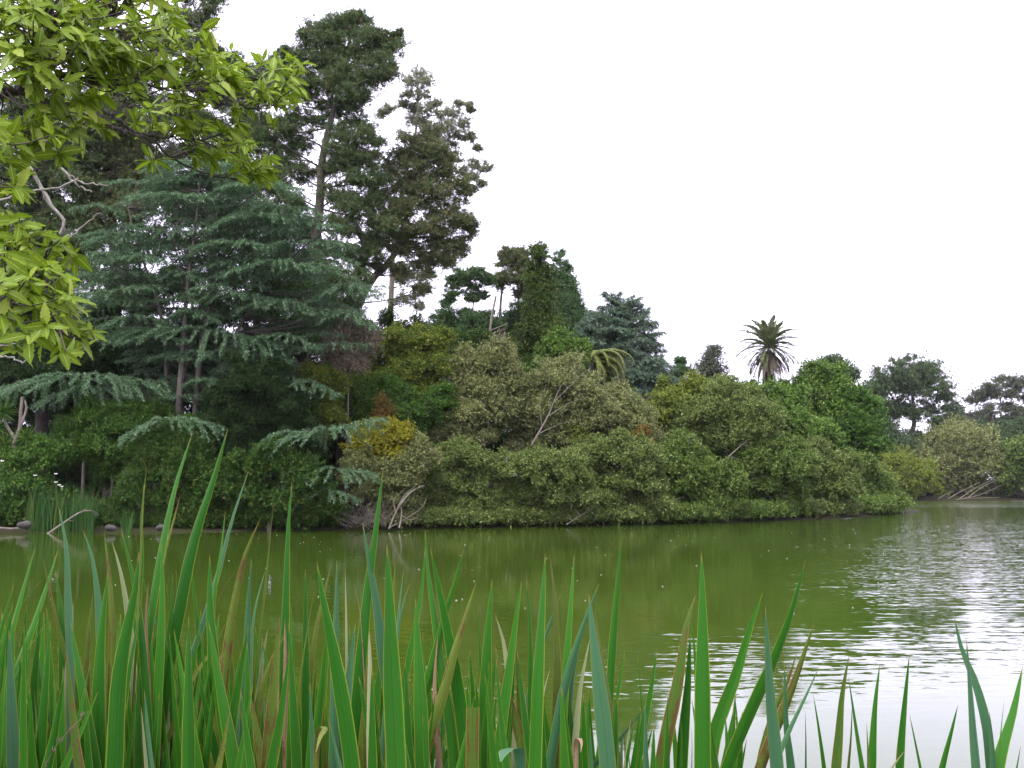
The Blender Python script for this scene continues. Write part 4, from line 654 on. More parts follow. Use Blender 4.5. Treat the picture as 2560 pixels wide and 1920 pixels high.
# cabbage tree and white lilies on the left bank
rng = np.random.default_rng(15); Yk = 55.0; b = at(30, 1250, Yk); b[2] = gz(b[0], Yk)
o = thing('cabbage_tree', 'spiky cabbage tree with a pale forked bare trunk at the left edge', 'cabbage tree', b); org = o.location[:]; g = Geo()
g.tube(curve([b-[0, 0, .2], at(32, 1120, Yk), at(50, 1068, Yk), at(52, 1030, Yk), at(56, 992, Yk)], 14), np.linspace(0.17, 0.09, 14), 8)
g.tube(curve([at(50, 1068, Yk), at(66, 1020, Yk), at(62, 1000, Yk)], 8), np.linspace(0.1, 0.05, 8), 6); g.tube(curve([at(36, 1095, Yk), at(15, 1060, Yk), at(10, 1045, Yk)], 8), np.linspace(0.11, 0.08, 8), 6)
g.build('trunk', M['bark_pale'], o, org, True)
for px, py, r in ((8, 1030, 44), (66, 1095, 40), (12, 1110, 44), (40, 1150, 40), (-14, 1070, 44)):
    g = Geo(); n = 170; c = at(px, py, Yk-0.2); T = nrm(rdir(n, rng)+UP*0.2); L = r*Yk/FPX*rng.uniform(0.7, 1.15, n); g.leaves(np.repeat(c[None], n, 0), T, rdir(n, rng), L, 0.05*np.ones(n), 0.3); tp = c+T*L[:, None]*0.9
    g.build('leaf_rosette', M['green'], o, org)
o = thing('lily_plant', 'white-flowered lily plant above the reeds on the left bank', 'lily', at(145, 1240, 54)); org = o.location[:]; g = Geo(); gl = []
n = 120; c = at(145, 1235, 54); g.leaves(c+rng.normal(0, 0.35, (n, 3))*[1.6, 1, 0.5], nrm(rdir(n, rng)+UP*0.6), rdir(n, rng), 0.4*np.ones(n), 0.12*np.ones(n)); g.build('leaves', M['green'], o, org)
for px, py in ((140, 1207), (154, 1218), (140, 1186), (6, 1154), (88, 1190), (148, 1214)):
    f = Geo(); c = at(px, py, 53.2); k = 6; a = np.arange(k)*2*math.pi/k; T = nrm(np.stack([np.cos(a), np.sin(a), np.full(k, 0.7)], 1)); f.leaves(np.repeat(c[None], k, 0), T, np.repeat([[0, -0.4, 1.0]], k, 0), np.full(k, 0.13), np.full(k, 0.10)); f.build('flower', M['white'], o, org)
# ================================================================== leafy tree overhanging from the left
rng = np.random.default_rng(31)
def big_leaves(C, T, N, L, W, rng, name, mat, parent, org):
    """toothed oblong leaves, folded along the midrib and bent down"""
    m_ = len(C); ns = 13; s_ = np.linspace(0, 1, ns); prof = np.sin(math.pi*np.clip(s_, 0.015, 0.985)**0.85)**0.75
    teeth = 1+0.13*np.where(np.arange(ns) % 2, 1, -1)*(s_ > 0.1)*(s_ < 0.95)
    B = nrm(np.cross(N, T)); N = np.cross(T, B); bend = rng.uniform(0.05, 0.32, m_); fold = rng.uniform(0.05, 0.35, m_)
    L = L[:, None]; W = W[:, None]; ctr = C[:, None]+T[:, None]*(s_*L)[..., None]-N[:, None]*(bend[:, None]*L*s_**2)[..., None]
    w = W*0.5*(prof*teeth); wav = rng.normal(0, 0.04, (m_, ns))*W
    e1 = ctr+B[:, None]*w[..., None]+N[:, None]*((fold[:, None]*w)+wav)[..., None]; e2 = ctr-B[:, None]*w[..., None]+N[:, None]*((fold[:, None]*w)-wav)[..., None]
    V = np.stack([e1, ctr, e2], 2).reshape(-1, 3); i = (np.arange(m_)[:, None]*ns*3+np.arange(ns-1)[None]*3).reshape(-1)
    Fc = np.concatenate([np.stack([i+j, i+j+1, i+j+4, i+j+3], 1) for j in (0, 1)])
    uv = np.stack([np.broadcast_to(np.array([0, 0.5, 1.0]), (m_, ns, 3)), np.broadcast_to(s_[None, :, None], (m_, ns, 3))], -1).reshape(-1, 2)
    return mesh_obj(name, V, Fc, mat, parent, org, uv, True)
tb = np.array([-5.2, 3.6, gz(-5.2, 3.6)])
o = thing('leafy_tree', 'yellow-green leafy tree whose boughs hang in from the left edge and top corner', 'tree', tb); org = o.location[:]
g = Geo(); tk = curve([tb-[0, 0, .2], tb+[0.2, 0.3, 1.8], tb+[0.5, 0.6, 3.4], tb+[0.5, 0.8, 5.6]], 16); g.tube(tk, np.linspace(0.17, 0.07, 16), 10); g.build('trunk', M['bark_dark'], o, org, True)
def px_line(pts): return [at(x, y, d) for x, y, d in pts]
BR = {'upper': [[tk[9]]+px_line([(-250, 240, 4.6), (40, 233, 4.9), (128, 195, 5.0), (175, 190, 5.1), (253, 212, 5.3), (330, 210, 5.6), (428, 216, 5.9), (486, 175, 6.1), (517, 144, 6.2)]),
                px_line([(428, 216, 5.9), (545, 230, 6.3), (583, 253, 6.6), (622, 268, 6.7), (661, 268, 6.8), (688, 233, 6.9), (722, 187, 7.0)]),
                px_line([(330, 210, 5.6), (390, 130, 5.7), (420, 60, 5.8), (470, 10, 5.8)]), px_line([(175, 190, 5.1), (230, 110, 5.2), (300, 30, 5.3)]), px_line([(40, 233, 4.9), (90, 120, 4.8), (120, 20, 4.8)]),
                px_line([(253, 212, 5.3), (270, 140, 5.4), (340, 80, 5.5)]), px_line([(583, 253, 6.6), (640, 220, 6.8), (660, 170, 6.8)])],
      'middle': [[tk[8]]+px_line([(-200, 200, 4.6), (0, 218, 4.8), (66, 233, 4.9), (128, 257, 5.0), (218, 268, 5.3), (272, 311, 5.6), (323, 330, 5.9), (389, 358, 6.2), (428, 393, 6.4), (486, 424, 6.6), (544, 440, 6.8), (620, 455, 7.0)]),
                 px_line([(218, 268, 5.3), (290, 295, 5.7), (340, 330, 6.0), (430, 345, 6.3), (500, 350, 6.5), (560, 330, 6.6)]), px_line([(428, 393, 6.4), (480, 380, 6.6), (540, 370, 6.8), (610, 400, 7.0), (660, 435, 7.1)]), px_line([(272, 311, 5.6), (300, 270, 5.7), (380, 270, 6.0)])],
      'lower': [[tk[6]]+px_line([(-260, 640, 4.2), (-100, 720, 4.4), (0, 765, 4.5), (60, 715, 4.6), (110, 670, 4.7), (130, 600, 4.7)]), px_line([(0, 765, 4.5), (60, 740, 4.6), (120, 780, 4.7), (170, 840, 4.8), (230, 850, 4.9)]),
                px_line([(0, 765, 4.5), (40, 690, 4.55), (20, 610, 4.6), (40, 540, 4.6)]), px_line([(60, 740, 4.6), (90, 840, 4.7), (85, 870, 4.7)])],
      'sprig': [px_line([(-150, 420, 4.4), (0, 445, 4.6), (60, 440, 4.7), (110, 415, 4.8), (135, 392, 4.8)]), px_line([(-100, 330, 4.4), (0, 352, 4.6), (60, 330, 4.7), (130, 300, 4.8)])]}
REG = {'upper': [(90, 60, 180, 100, 4.8, 60), (300, 60, 160, 90, 5.2, 48), (150, 170, 180, 80, 4.9, 44), (420, 80, 100, 80, 5.8, 26), (490, 180, 90, 60, 6.2, 22), (340, 180, 110, 60, 5.6, 26), (640, 180, 80, 62, 6.8, 24), (722, 195, 42, 60, 7.0, 18), (660, 265, 70, 26, 6.9, 7), (690, 290, 18, 20, 7.0, 2), (560, 150, 60, 40, 6.5, 10), (540, 220, 60, 30, 6.3, 8), (775, 285, 15, 8, 7.1, 1), (80, -160, 420, 130, 5.0, 70)],
       'middle': [(430, 285, 110, 48, 6.3, 22), (540, 345, 100, 55, 6.7, 26), (620, 405, 62, 38, 7.0, 16), (655, 438, 30, 20, 7.1, 6), (40, 300, 110, 50, 4.8, 16), (150, 290, 90, 40, 5.1, 12), (360, 390, 40, 20, 6.2, 3), (250, 330, 50, 30, 5.5, 4)],
       'lower': [(30, 560, 60, 50, 4.6, 8), (60, 650, 105, 70, 4.6, 22), (120, 720, 95, 70, 4.7, 20), (190, 800, 50, 48, 4.8, 8), (60, 780, 80, 60, 4.6, 9), (120, 850, 80, 40, 4.8, 7), (-80, 700, 90, 120, 4.4, 16), (150, 640, 40, 50, 4.8, 5)],
       'sprig': [(128, 398, 30, 18, 4.8, 2), (20, 380, 60, 30, 4.6, 6), (160, 345, 40, 20, 4.9, 2), (20, 460, 60, 30, 4.6, 4), (65, 340, 50, 20, 4.7, 4)]}
for key, lines in BR.items():
    g = Geo(); nodes = []
    for i, l in enumerate(lines):
        c = curve(l, 8*len(l)); nodes.append(c); r0 = 0.022 if i == 0 else 0.012
        if key == 'sprig': r0 = 0.007
        g.tube(wobble(c, 0.006, rng), np.linspace(r0 if key != 'upper' else r0*1.3, 0.004, len(c)), 7)
    nodes = np.concatenate(nodes); C, A = [], []
    for cx, cy, rx, ry, d, n in REG[key]:
        for q in range(int(n*0.95) if cy > -50 else n):
            a = rng.uniform(0, 2*math.pi); rr = math.sqrt(rng.random()); dd = d+rng.normal(0, 0.28); p = at(cx+rx*rr*math.cos(a), cy+ry*rr*math.sin(a), dd)
            j = np.argmin(np.linalg.norm(nodes-p, axis=1)); b_ = nodes[max(0, j-3)]
            md = (p+b_)/2+np.array([0, 0, -0.12*np.linalg.norm(p-b_)])+rng.normal(0, 0.02, 3); tw = curve([b_, md, p], 7); g.tube(tw, np.linspace(0.0048, 0.0028, 7), 5)
            C.append(p); A.append(nrm(tw[-1]-tw[-3]+np.array([0, 0, 0.02])+rng.normal(0, 0.015, 3)))
    br = g.build('branch', M['bark_dark'], o, org, True)
    C = np.array(C); A = np.array(A); k = rng.integers(6, 10, len(C)); idx = np.repeat(np.arange(len(C)), k); m_ = len(idx)
    A = nrm(A*0.7+UP*0.45+rng.normal(0, 0.25, A.shape)); ph = rng.uniform(0, 6.28, len(C))[idx]+np.concatenate([np.arange(q)*2.39996 for q in k])+rng.normal(0, 0.2, m_)
    a_ = A[idx]; u1 = nrm(np.cross(a_, np.array([0.3, 0.9, 0.1]))); u2 = np.cross(a_, u1); spread = rng.uniform(0.75, 1.45, m_)[:, None]
    T = nrm(a_*np.cos(spread)+(u1*np.cos(ph)[:, None]+u2*np.sin(ph)[:, None])*np.sin(spread)); T[:, 2] -= rng.uniform(0, 0.75, m_); T = nrm(T)
    N = nrm(a_*0.8+np.array([0.0, -0.45, 0.25])+rng.normal(0, 0.45, (m_, 3))); L = rng.uniform(0.066, 0.145, m_)*np.where(rng.random(m_) < 0.2, 0.65, 1); Wd = L*rng.uniform(0.29, 0.42, m_)
    big_leaves(C[idx]-a_*rng.uniform(0, 0.05, m_)[:, None], T, N, L, Wd, rng, 'foliage', M['near'], br, org)
g = Geo()
for pts, ra, rb in (([(-60, 250, 9), (50, 377, 9), (86, 435, 9), (128, 517, 9), (156, 552, 9), (150, 585, 9)], 0.026, 0.014), ([(-120, 540, 9), (0, 498, 9), (78, 476, 9), (148, 470, 9), (195, 447, 9.1)], 0.018, 0.008), ([(150, 420, 9.2), (200, 466, 9.2), (230, 480, 9.2)], 0.014, 0.007), ([(160, 430, 9.2), (210, 458, 9.3), (272, 463, 9.3)], 0.012, 0.006),
                    ([(150, 560, 9), (170, 592, 9.1), (220, 552, 9.2), (252, 533, 9.2)], 0.012, 0.006), ([(-40, 350, 9), (60, 372, 9), (120, 350, 9)], 0.014, 0.006), ([(128, 517, 9), (105, 480, 9), (95, 455, 9)], 0.01, 0.005), ([(-30, 900, 6), (20, 893, 6), (50, 905, 6), (85, 885, 6)], 0.008, 0.004), ([(-20, 868, 6), (30, 862, 6), (80, 840, 6)], 0.006, 0.003)):
    g.tube(wobble(curve(px_line(pts), 18), 0.008, rng), np.linspace(ra, rb, 18), 7)
tag(g.build('bare_limb', M['lichen'], o, org, True), 'bare lichen-grey limbs')
# ================================================================== sword-leaved plants in front
A_ = lambda x, y: (x/1.885, 1040+y/1.885)
B_ = lambda x, y: (800+x/2.305, 1200+y/2.305)
C_ = lambda x, y: (1600+x/2.304, 1280+y/2.304)
TR = []
def add_blades(fn, sc, rows):
    for ty, w, pts in rows: TR.append((ty, w/sc, [fn(*p) for p in pts]))
add_blades(A_, 1.885, [
 ('f', 52, [(1074, 58), (1000, 320), (940, 500), (890, 690), (850, 900), (800, 1150)]), ('f', 44, [(905, 85), (830, 320), (765, 620), (720, 900), (690, 1100)]), ('y', 26, [(852, 365), (800, 560), (775, 650), (735, 850)]),
 ('y', 11, [(675, 190), (690, 260), (680, 340), (672, 480)]), ('f', 34, [(679, 322), (665, 520), (670, 620), (650, 900), (622, 1300), (612, 1659)]), ('b', 42, [(1170, 262), (1085, 520), (1040, 700), (950, 1000), (880, 1200)]),
 ('f', 24, [(1062, 445), (1040, 650), (1015, 800), (1000, 1000)]), ('y', 42, [(1230, 480), (1160, 640), (1110, 850), (1060, 1200), (1030, 1500)]), ('y', 11, [(1288, 410), (1270, 600), (1245, 850), (1215, 1100)]),
 ('f', 50, [(1376, 315), (1360, 500), (1350, 800), (1340, 1200), (1345, 1659)]), ('f', 58, [(988, 655), (990, 900), (1010, 1200), (1030, 1659)]), ('f', 48, [(1440, 720), (1440, 1000), (1445, 1659)]),
 ('f', 78, [(1493, 690), (1530, 900), (1590, 1200), (1660, 1659)]), ('b', 32, [(275, 425), (310, 600), (320, 850), (330, 1100)]), ('b', 36, [(390, 537), (430, 650), (460, 850), (470, 1000)]),
 ('y', 38, [(490, 548), (515, 750), (530, 1000), (520, 1659)]), ('p', 32, [(527, 592), (560, 700), (590, 850), (610, 1000)]), ('f', 32, [(572, 535), (600, 650), (625, 750), (650, 900)]),
 ('y', 42, [(202, 672), (235, 820), (275, 1000), (330, 1200), (400, 1500)]), ('f', 48, [(260, 725), (285, 900), (300, 1200), (330, 1659)]), ('f', 38, [(165, 620), (120, 780), (60, 1000), (0, 1250)]),
 ('f', 46, [(272, 635), (215, 820), (140, 1040), (40, 1300), (-60, 1500)]), ('f', 32, [(65, 790), (30, 920), (-20, 1100)]), ('f', 15, [(198, 775), (150, 820), (95, 900), (40, 1010)]), ('f', 7, [(640, 560), (660, 700), (700, 860), (760, 1000)]),
 ('b', 48, [(725, 870), (750, 1050), (790, 1250), (840, 1500), (880, 1659)]), ('f', 66, [(655, 640), (640, 800), (600, 1000), (565, 1200), (540, 1659)]), ('f', 56, [(510, 730), (480, 1000), (465, 1300), (470, 1659)]),
 ('f', 26, [(897, 660), (915, 850), (935, 1000), (945, 1200)]), ('f', 34, [(815, 745), (805, 950), (780, 1150), (730, 1500)]), ('y', 42, [(1355, 1012), (1290, 1130), (1230, 1300), (1190, 1659)]),
 ('y', 16, [(1105, 735), (1060, 800), (1030, 870), (1000, 960)]), ('b', 42, [(1185, 680), (1170, 900), (1160, 1200), (1145, 1659)]), ('b', 26, [(1250, 730), (1215, 850), (1195, 950), (1180, 1200)]), ('p', 32, [(1263, 1000), (1245, 1100), (1225, 1250), (1210, 1400)]),
 ('d', 28, [(1075, 1060), (1020, 1180), (950, 1350), (870, 1550)]), ('y', 38, [(1068, 970), (1000, 1100), (900, 1250), (800, 1500), (720, 1659)]), ('y', 42, [(1090, 1150), (1105, 1300), (1125, 1450), (1140, 1650)]),
 ('d', 20, [(1305, 1150), (1310, 1350), (1300, 1450), (1290, 1650)]), ('f', 52, [(170, 1095), (190, 1300), (230, 1659)]), ('p', 12, [(160, 1290), (170, 1420), (175, 1600)]), ('f', 20, [(135, 1120), (95, 1300), (60, 1500)]), ('p', 26, [(110, 1470), (80, 1550), (40, 1640)]),
 ('f', 40, [(0, 1500), (12, 1580), (20, 1659)]), ('p', 34, [(345, 870), (335, 1050), (315, 1250), (310, 1400)]), ('y', 34, [(440, 830), (415, 1050), (405, 1400)]), ('p', 40, [(690, 1080), (740, 1230), (800, 1500), (830, 1659)]),
 ('f', 34, [(820, 960), (850, 1100), (880, 1300), (900, 1659)]), ('p', 32, [(840, 1180), (845, 1350), (850, 1500)]), ('b', 44, [(918, 1435), (940, 1600), (950, 1659)]), ('f', 30, [(1370, 885), (1380, 1100), (1370, 1400)]),
 ('y', 10, [(1480, 830), (1450, 1000), (1420, 1200)]), ('y', 26, [(1565, 680), (1530, 830), (1500, 950), (1470, 1150)]), ('b', 38, [(1587, 680), (1585, 900), (1580, 1100), (1575, 1400)]), ('f', 18, [(1495, 1150), (1480, 1300), (1470, 1500)]),
 ('d', 24, [(700, 780), (690, 900), (690, 1060), (700, 1300)]), ('f', 14, [(785, 790), (795, 890), (800, 1000)]), ('f', 11, [(830, 730), (835, 880), (840, 1050)]), ('f', 30, [(215, 980), (160, 1060), (90, 1200), (20, 1400)]), ('f', 44, [(1000, 1250), (1005, 1450), (1010, 1659)]),
 ('f', 40, [(760, 600), (765, 800), (760, 1000), (745, 1300)]), ('f', 48, [(400, 1250), (380, 1400), (370, 1659)]), ('f', 60, [(560, 1150), (570, 1400), (575, 1659)]), ('f', 46, [(870, 1200), (850, 1400), (820, 1659)]), ('f', 44, [(1110, 1250), (1120, 1450), (1130, 1659)]), ('f', 46, [(1270, 1500), (1285, 1659), (1290, 1700)]), ('f', 40, [(1395, 1230), (1410, 1450), (1420, 1659)]), ('b', 34, [(5, 1150), (10, 1350), (-5, 1600)])])
add_blades(B_, 2.305, [
 ('f', 62, [(365, -70), (320, 300), (280, 600), (240, 1000), (200, 1450), (180, 1659)]), ('b', 64, [(245, 245), (280, 450), (330, 750), (360, 1000), (420, 1400)]), ('f', 105, [(385, 370), (400, 700), (410, 1000), (440, 1659)]),
 ('p', 18, [(145, 515), (150, 750), (155, 1100)]), ('f', 52, [(605, 285), (620, 500), (660, 800), (700, 1100), (760, 1500), (770, 1659)]), ('f', 74, [(635, 390), (680, 600), (740, 900), (800, 1250), (850, 1659)]), ('f', 64, [(832, 385), (780, 580), (720, 780), (640, 1100), (560, 1350), (480, 1659)]),
 ('f', 36, [(605, 390), (590, 600), (540, 900), (480, 1200)]), ('y', 52, [(898, 595), (850, 750), (780, 970), (720, 1200), (640, 1450)]), ('f', 76, [(550, 680), (560, 900), (575, 1200), (590, 1659)]), ('b', 32, [(515, 600), (470, 750), (440, 950), (400, 1200)]),
 ('f', 70, [(992, 570), (970, 850), (955, 1200), (960, 1659)]), ('p', 50, [(1008, 775), (1050, 900), (1075, 1050), (1090, 1200)]), ('f', 54, [(1163, 580), (1130, 800), (1090, 1100), (1050, 1400), (1030, 1600)]), ('y', 58, [(1000, 940), (1040, 1100), (1100, 1300), (1170, 1550), (1190, 1659)]),
 ('y', 46, [(1130, 960), (1145, 1200), (1160, 1500)]), ('f', 40, [(1190, 575), (1210, 850), (1215, 1150), (1210, 1600)]), ('f', 82, [(1298, 420), (1280, 750), (1260, 1100), (1240, 1659)]), ('y', 68, [(1325, 430), (1350, 650), (1365, 950), (1365, 1300), (1350, 1659)]), ('f', 54, [(1465, 430), (1440, 800), (1410, 1200), (1385, 1659)]),
 ('b', 46, [(1608, 595), (1550, 750), (1480, 950), (1420, 1150)]), ('b', 62, [(1535, 730), (1490, 950), (1450, 1150), (1440, 1300)]), ('b', 84, [(1548, 655), (1575, 900), (1610, 1200), (1660, 1659)]), ('y', 46, [(1582, 745), (1610, 950), (1660, 1250), (1700, 1500)]), ('f', 46, [(1735, 335), (1715, 600), (1690, 900), (1665, 1300)]),
 ('f', 36, [(1757, 985), (1730, 1150), (1700, 1350)]), ('f', 16, [(1830, 1000), (1850, 1250), (1890, 1659)]), ('f', 48, [(1943, 970), (1900, 1250), (1850, 1500), (1820, 1659)]), ('b', 50, [(1890, 1285), (1780, 1430), (1680, 1550), (1560, 1659)]), ('f', 20, [(912, 725), (920, 1000), (935, 1300)]), ('b', 36, [(1388, 655), (1300, 900), (1240, 1100)]),
 ('d', 50, [(345, 1315), (310, 1480), (280, 1659)]), ('f', 46, [(610, 1240), (610, 1450), (600, 1659)]), ('d', 34, [(680, 890), (660, 1150), (670, 1400), (690, 1659)]), ('f', 62, [(1430, 1170), (1450, 1400), (1470, 1659)]), ('p', 26, [(1328, 1080), (1300, 1180), (1275, 1300)]), ('p', 42, [(1558, 900), (1500, 1200), (1480, 1400)]),
 ('y', 26, [(1750, 1405), (1758, 1540), (1760, 1659)]), ('f', 22, [(1778, 1540), (1785, 1659), (1788, 1700)]), ('y', 52, [(300, 930), (270, 1200), (240, 1659)]), ('b', 24, [(480, 520), (450, 800), (430, 1000)]), ('y', 30, [(435, 450), (425, 600), (415, 800)]), ('d', 9, [(190, 590), (225, 720), (237, 850)]), ('f', 58, [(545, 1250), (500, 1500), (480, 1659)]),
 ('f', 50, [(1020, 1200), (1000, 1400), (990, 1659)]), ('f', 50, [(120, 1200), (110, 1400), (90, 1659)]), ('f', 40, [(900, 1230), (860, 1330), (720, 1600)]), ('f', 44, [(740, 1200), (790, 1450), (810, 1659)]), ('f', 40, [(1105, 1300), (1090, 1500), (1085, 1659)]), ('b', 34, [(420, 1250), (440, 1450), (455, 1659)])])
add_blades(C_, 2.304, [
 ('f', 82, [(353, 230), (360, 500), (360, 1000), (360, 1475)]), ('y', 72, [(320, 480), (280, 600), (215, 1000), (150, 1300), (120, 1475)]), ('f', 26, [(275, 550), (310, 750), (320, 900)]), ('f', 58, [(290, 700), (275, 1000), (250, 1300), (240, 1475)]), ('f', 70, [(708, 462), (640, 650), (550, 950), (440, 1250), (400, 1475)]),
 ('f', 88, [(953, 275), (880, 550), (790, 800), (680, 1050), (590, 1250), (500, 1475)]), ('b', 92, [(722, 545), (735, 800), (750, 1050), (790, 1475)]), ('y', 62, [(1005, 635), (950, 800), (880, 1000), (800, 1200), (690, 1475)]), ('y', 42, [(905, 805), (840, 1000), (790, 1100), (740, 1250)]), ('b', 30, [(1035, 885), (960, 1050), (850, 1280), (800, 1400)]),
 ('b', 46, [(830, 880), (835, 1000), (840, 1200), (870, 1475)]), ('f', 30, [(998, 1050), (1030, 1250), (1060, 1475)]), ('y', 50, [(1205, 825), (1165, 1050), (1145, 1300), (1130, 1475)]), ('f', 40, [(1200, 945), (1230, 1150), (1260, 1350), (1280, 1475)]), ('y', 30, [(1222, 1110), (1215, 1300), (1200, 1475)]), ('f', 44, [(1382, 870), (1355, 1100), (1335, 1475)]),
 ('y', 26, [(1305, 1215), (1312, 1350), (1315, 1475)]), ('f', 42, [(1552, 818), (1525, 1100), (1500, 1400)]), ('f', 24, [(1552, 1165), (1590, 1350), (1615, 1475)]), ('f', 48, [(1832, 1108), (1790, 1280), (1740, 1475)]), ('b', 66, [(1808, 590), (1850, 780), (1930, 980), (1990, 1200), (2020, 1475)]), ('b', 80, [(1880, 730), (1900, 1000), (1920, 1300), (1935, 1475)]),
 ('f', 66, [(2204, 890), (2150, 1150), (2090, 1350), (2060, 1475)]), ('b', 60, [(2012, 1150), (2025, 1300), (2035, 1475)]), ('f', 13, [(2097, 1095), (2080, 1250), (2070, 1400)]), ('b', 32, [(2192, 1345), (2180, 1420), (2170, 1475)]), ('b', 30, [(952, 1150), (955, 1300), (955, 1475)]), ('d', 14, [(505, 1340), (502, 1420), (500, 1475)]), ('f', 34, [(550, 1080), (560, 1250), (545, 1475)]),
 ('f', 44, [(170, 1215), (165, 1350), (160, 1475)]), ('d', 13, [(700, 1240), (725, 1310), (745, 1380)]), ('p', 36, [(1530, 1370), (1490, 1420), (1450, 1475)]), ('y', 12, [(295, 1230), (300, 1350), (298, 1475)]), ('f', 22, [(230, 1150), (240, 1300), (235, 1475)])])
# lower leaves that fill the clumps behind the ones that stand out
rng = np.random.default_rng(88)
for q in range(300):
    u = rng.random()**1.45; x = -60+u*1900; top = 1480+u*150+rng.uniform(0, 260) if x < 1500 else rng.uniform(1720, 1860); lean = rng.normal(0, 48)
    TR.append((rng.choice(['f', 'f', 'f', 'b', 'y', 'f', 'p', 'd'], p=[.32, .26, .20, .08, .04, .085, .01, .005]), rng.uniform(17, 31), [(x+lean, top), (x+lean*0.5, top+200), (x, max(top+340, 1960))], 1))
def blade(row, q, rng):
    ty, w, pts = row[:3]; back = len(row) > 3
    d = float(np.clip(2400*0.043/w, 2.0, 3.3))+rng.uniform(-0.1, 0.15)
    if back: d = rng.uniform(2.9, 3.9)
    P = [at(x, y, d) for x, y in pts]
    e = P[-1]-P[-2]; e = e/np.linalg.norm(e); gl = gz(P[-1][0], d)
    e = nrm(e*np.array([0.55, 1, 1])); nb = P[-1]+e*((gl-0.05-P[-1][2])/min(e[2], -0.3)); nb[1] += 0.0
    c = curve(P+[(P[-1]*0.5+nb*0.5)+(P[-1]-P[-2])*0.04, nb], 26)[::-1]
    sl = np.concatenate([[0], np.cumsum(np.linalg.norm(np.diff(c, axis=0), axis=1))]); tot = sl[-1]; s_ = tot-sl
    wm = 1.25*w*d/FPX; Lv = np.linalg.norm(P[0]-P[-1]); tp = max(0.34, min(0.75, 0.62*Lv)); W = wm*np.minimum(1, (s_/tp))**0.72*(0.80+0.20*np.clip(s_/tot*2, 0, 1)); W = np.maximum(W, 0.0006)
    tng = nrm(np.gradient(c, axis=0)); face = nrm(np.array([rng.normal(0, 0.45), -1.0, 0])); side = nrm(np.cross(tng, face)); nn = np.cross(side, tng)
    us = np.array([0, 0.22, 0.5, 0.78, 1.0]); dep = np.array([0.0, 0.10, 0.20, 0.10, 0.0])*rng.uniform(0.5, 1.3)*rng.choice([1, 1, -0.4])
    V = c[:, None]+side[:, None]*((us-0.5)[None]*W[:, None])[..., None]+nn[:, None]*(dep[None]*W[:, None])[..., None]
    uv = np.stack([np.broadcast_to(us[None], (26, 5)), np.broadcast_to((sl/tot)[:, None], (26, 5))], -1).reshape(-1, 2)
    i = np.arange(25)[:, None]*5+np.arange(4)[None]; Fc = np.stack([i, i+1, i+6, i+5], -1).reshape(-1, 4)
    return c[0], V.reshape(-1, 3), Fc, uv, ty
BL = [blade(r, q, rng) for q, r in enumerate(TR)]
xs = np.array([r[2][-1][0]+(r[2][-1][0]-r[2][-2][0])*(1800-r[2][-1][1])/max(r[2][-1][1]-r[2][-2][1], 40) for r in TR]); edges = [-900, 12, 150, 298, 411, 517, 637, 790, 953, 1088, 1238, 1384, 1608, 1850, 2095, 2340, 4000]; groups = [np.where((xs >= a) & (xs < b))[0] for a, b in zip(edges, edges[1:])]
PLANT_LABELS = ['clump of thin dark green sword leaves slanting in at the left edge', 'low sparse clump of green and pale leaves around the dry grass stalk at lower left', 'clump of sword leaves with two bluish bowed tips, just left of the two tallest leaves', 'clump bearing the two tallest green sword leaves, whose tips reach the dark evergreen shrub', 'clump with one tall broad bluish sword leaf just right of the two tallest leaves', 'clump with a tall brown-edged sword leaf leaning right, left of the single straight tall leaf', 'clump with a single tall straight green sword leaf, left of the dead white branches', 'clump with one leaf tip before the dead white branches, a broad leaf leaning left', 'clump with the broadest upright green sword leaf and a bluish leaf crossing beside it', 'clump of clean green sword leaves left and right of the blunt brown-green cut leaf', 'clump of narrow upright sword leaves with cream faded tips, left of the yellowing brown-edged leaf', 'clump of green and bluish sword leaves around the upright yellowing brown-edged leaf', 'clump with one broad upright green sword leaf where the green water turns white', 'fan of broad leaves sweeping up to the right, one wide and pale bluish', 'loose row of thin single sword leaves standing against the white water', 'clump in the right corner with one long bluish sword leaf bent in an arc']
for gi, idx in enumerate(groups):
    cen = np.mean([BL[j][0] for j in idx], axis=0); cen[2] = gz(cen[0], cen[1])
    o = thing('sword_leaf_plant', PLANT_LABELS[gi], 'flax plant', cen, 'sword-leaved plants along the near bank'); org = o.location[:]
    for j in idx:
        _, V, Fc, uv, ty = BL[j]; ob = mesh_obj('leaf', V, Fc, BM[ty], o, org, uv, True)
        if ty == 'd': ob['label'] = 'dead tan leaf'
        elif ty == 'p': ob['label'] = 'pale faded leaf'
# cut and folded leaf tips
def strip(name, label, pts, w, d, mat):
    c = curve([at(x, y, d+dd) for x, y, dd in pts], 60); b = c[-1].copy(); n = 60; wv = w*d/FPX*(np.ones(n) if name == 'cut_leaf' else np.clip(0.08+np.linspace(0, 1, n)*11, 0, 1)); side = nrm(np.array([1, 0.15, 0])); us = np.array([0, 0.5, 1.0])
    V = c[:, None]+side[None, None]*((us-0.5)[None]*wv[:, None])[..., None]+np.array([0, -1.0, 0])*(np.array([0, 0.12, 0])[None]*wv[:, None])[..., None]
    uv = np.stack([np.broadcast_to(us[None], (n, 3)), np.broadcast_to(np.linspace(0.9, 0, n)[:, None], (n, 3))], -1).reshape(-1, 2); i = np.arange(n-1)[:, None]*3+np.arange(2)[None]
    lo = b.copy(); lo[2] = gz(b[0], b[1]); o = tag(mesh_obj(name, V.reshape(-1, 3), np.stack([i, i+1, i+4, i+3], -1).reshape(-1, 4), BM[mat], None, lo, uv, True), label, 'leaf'); o.location = lo
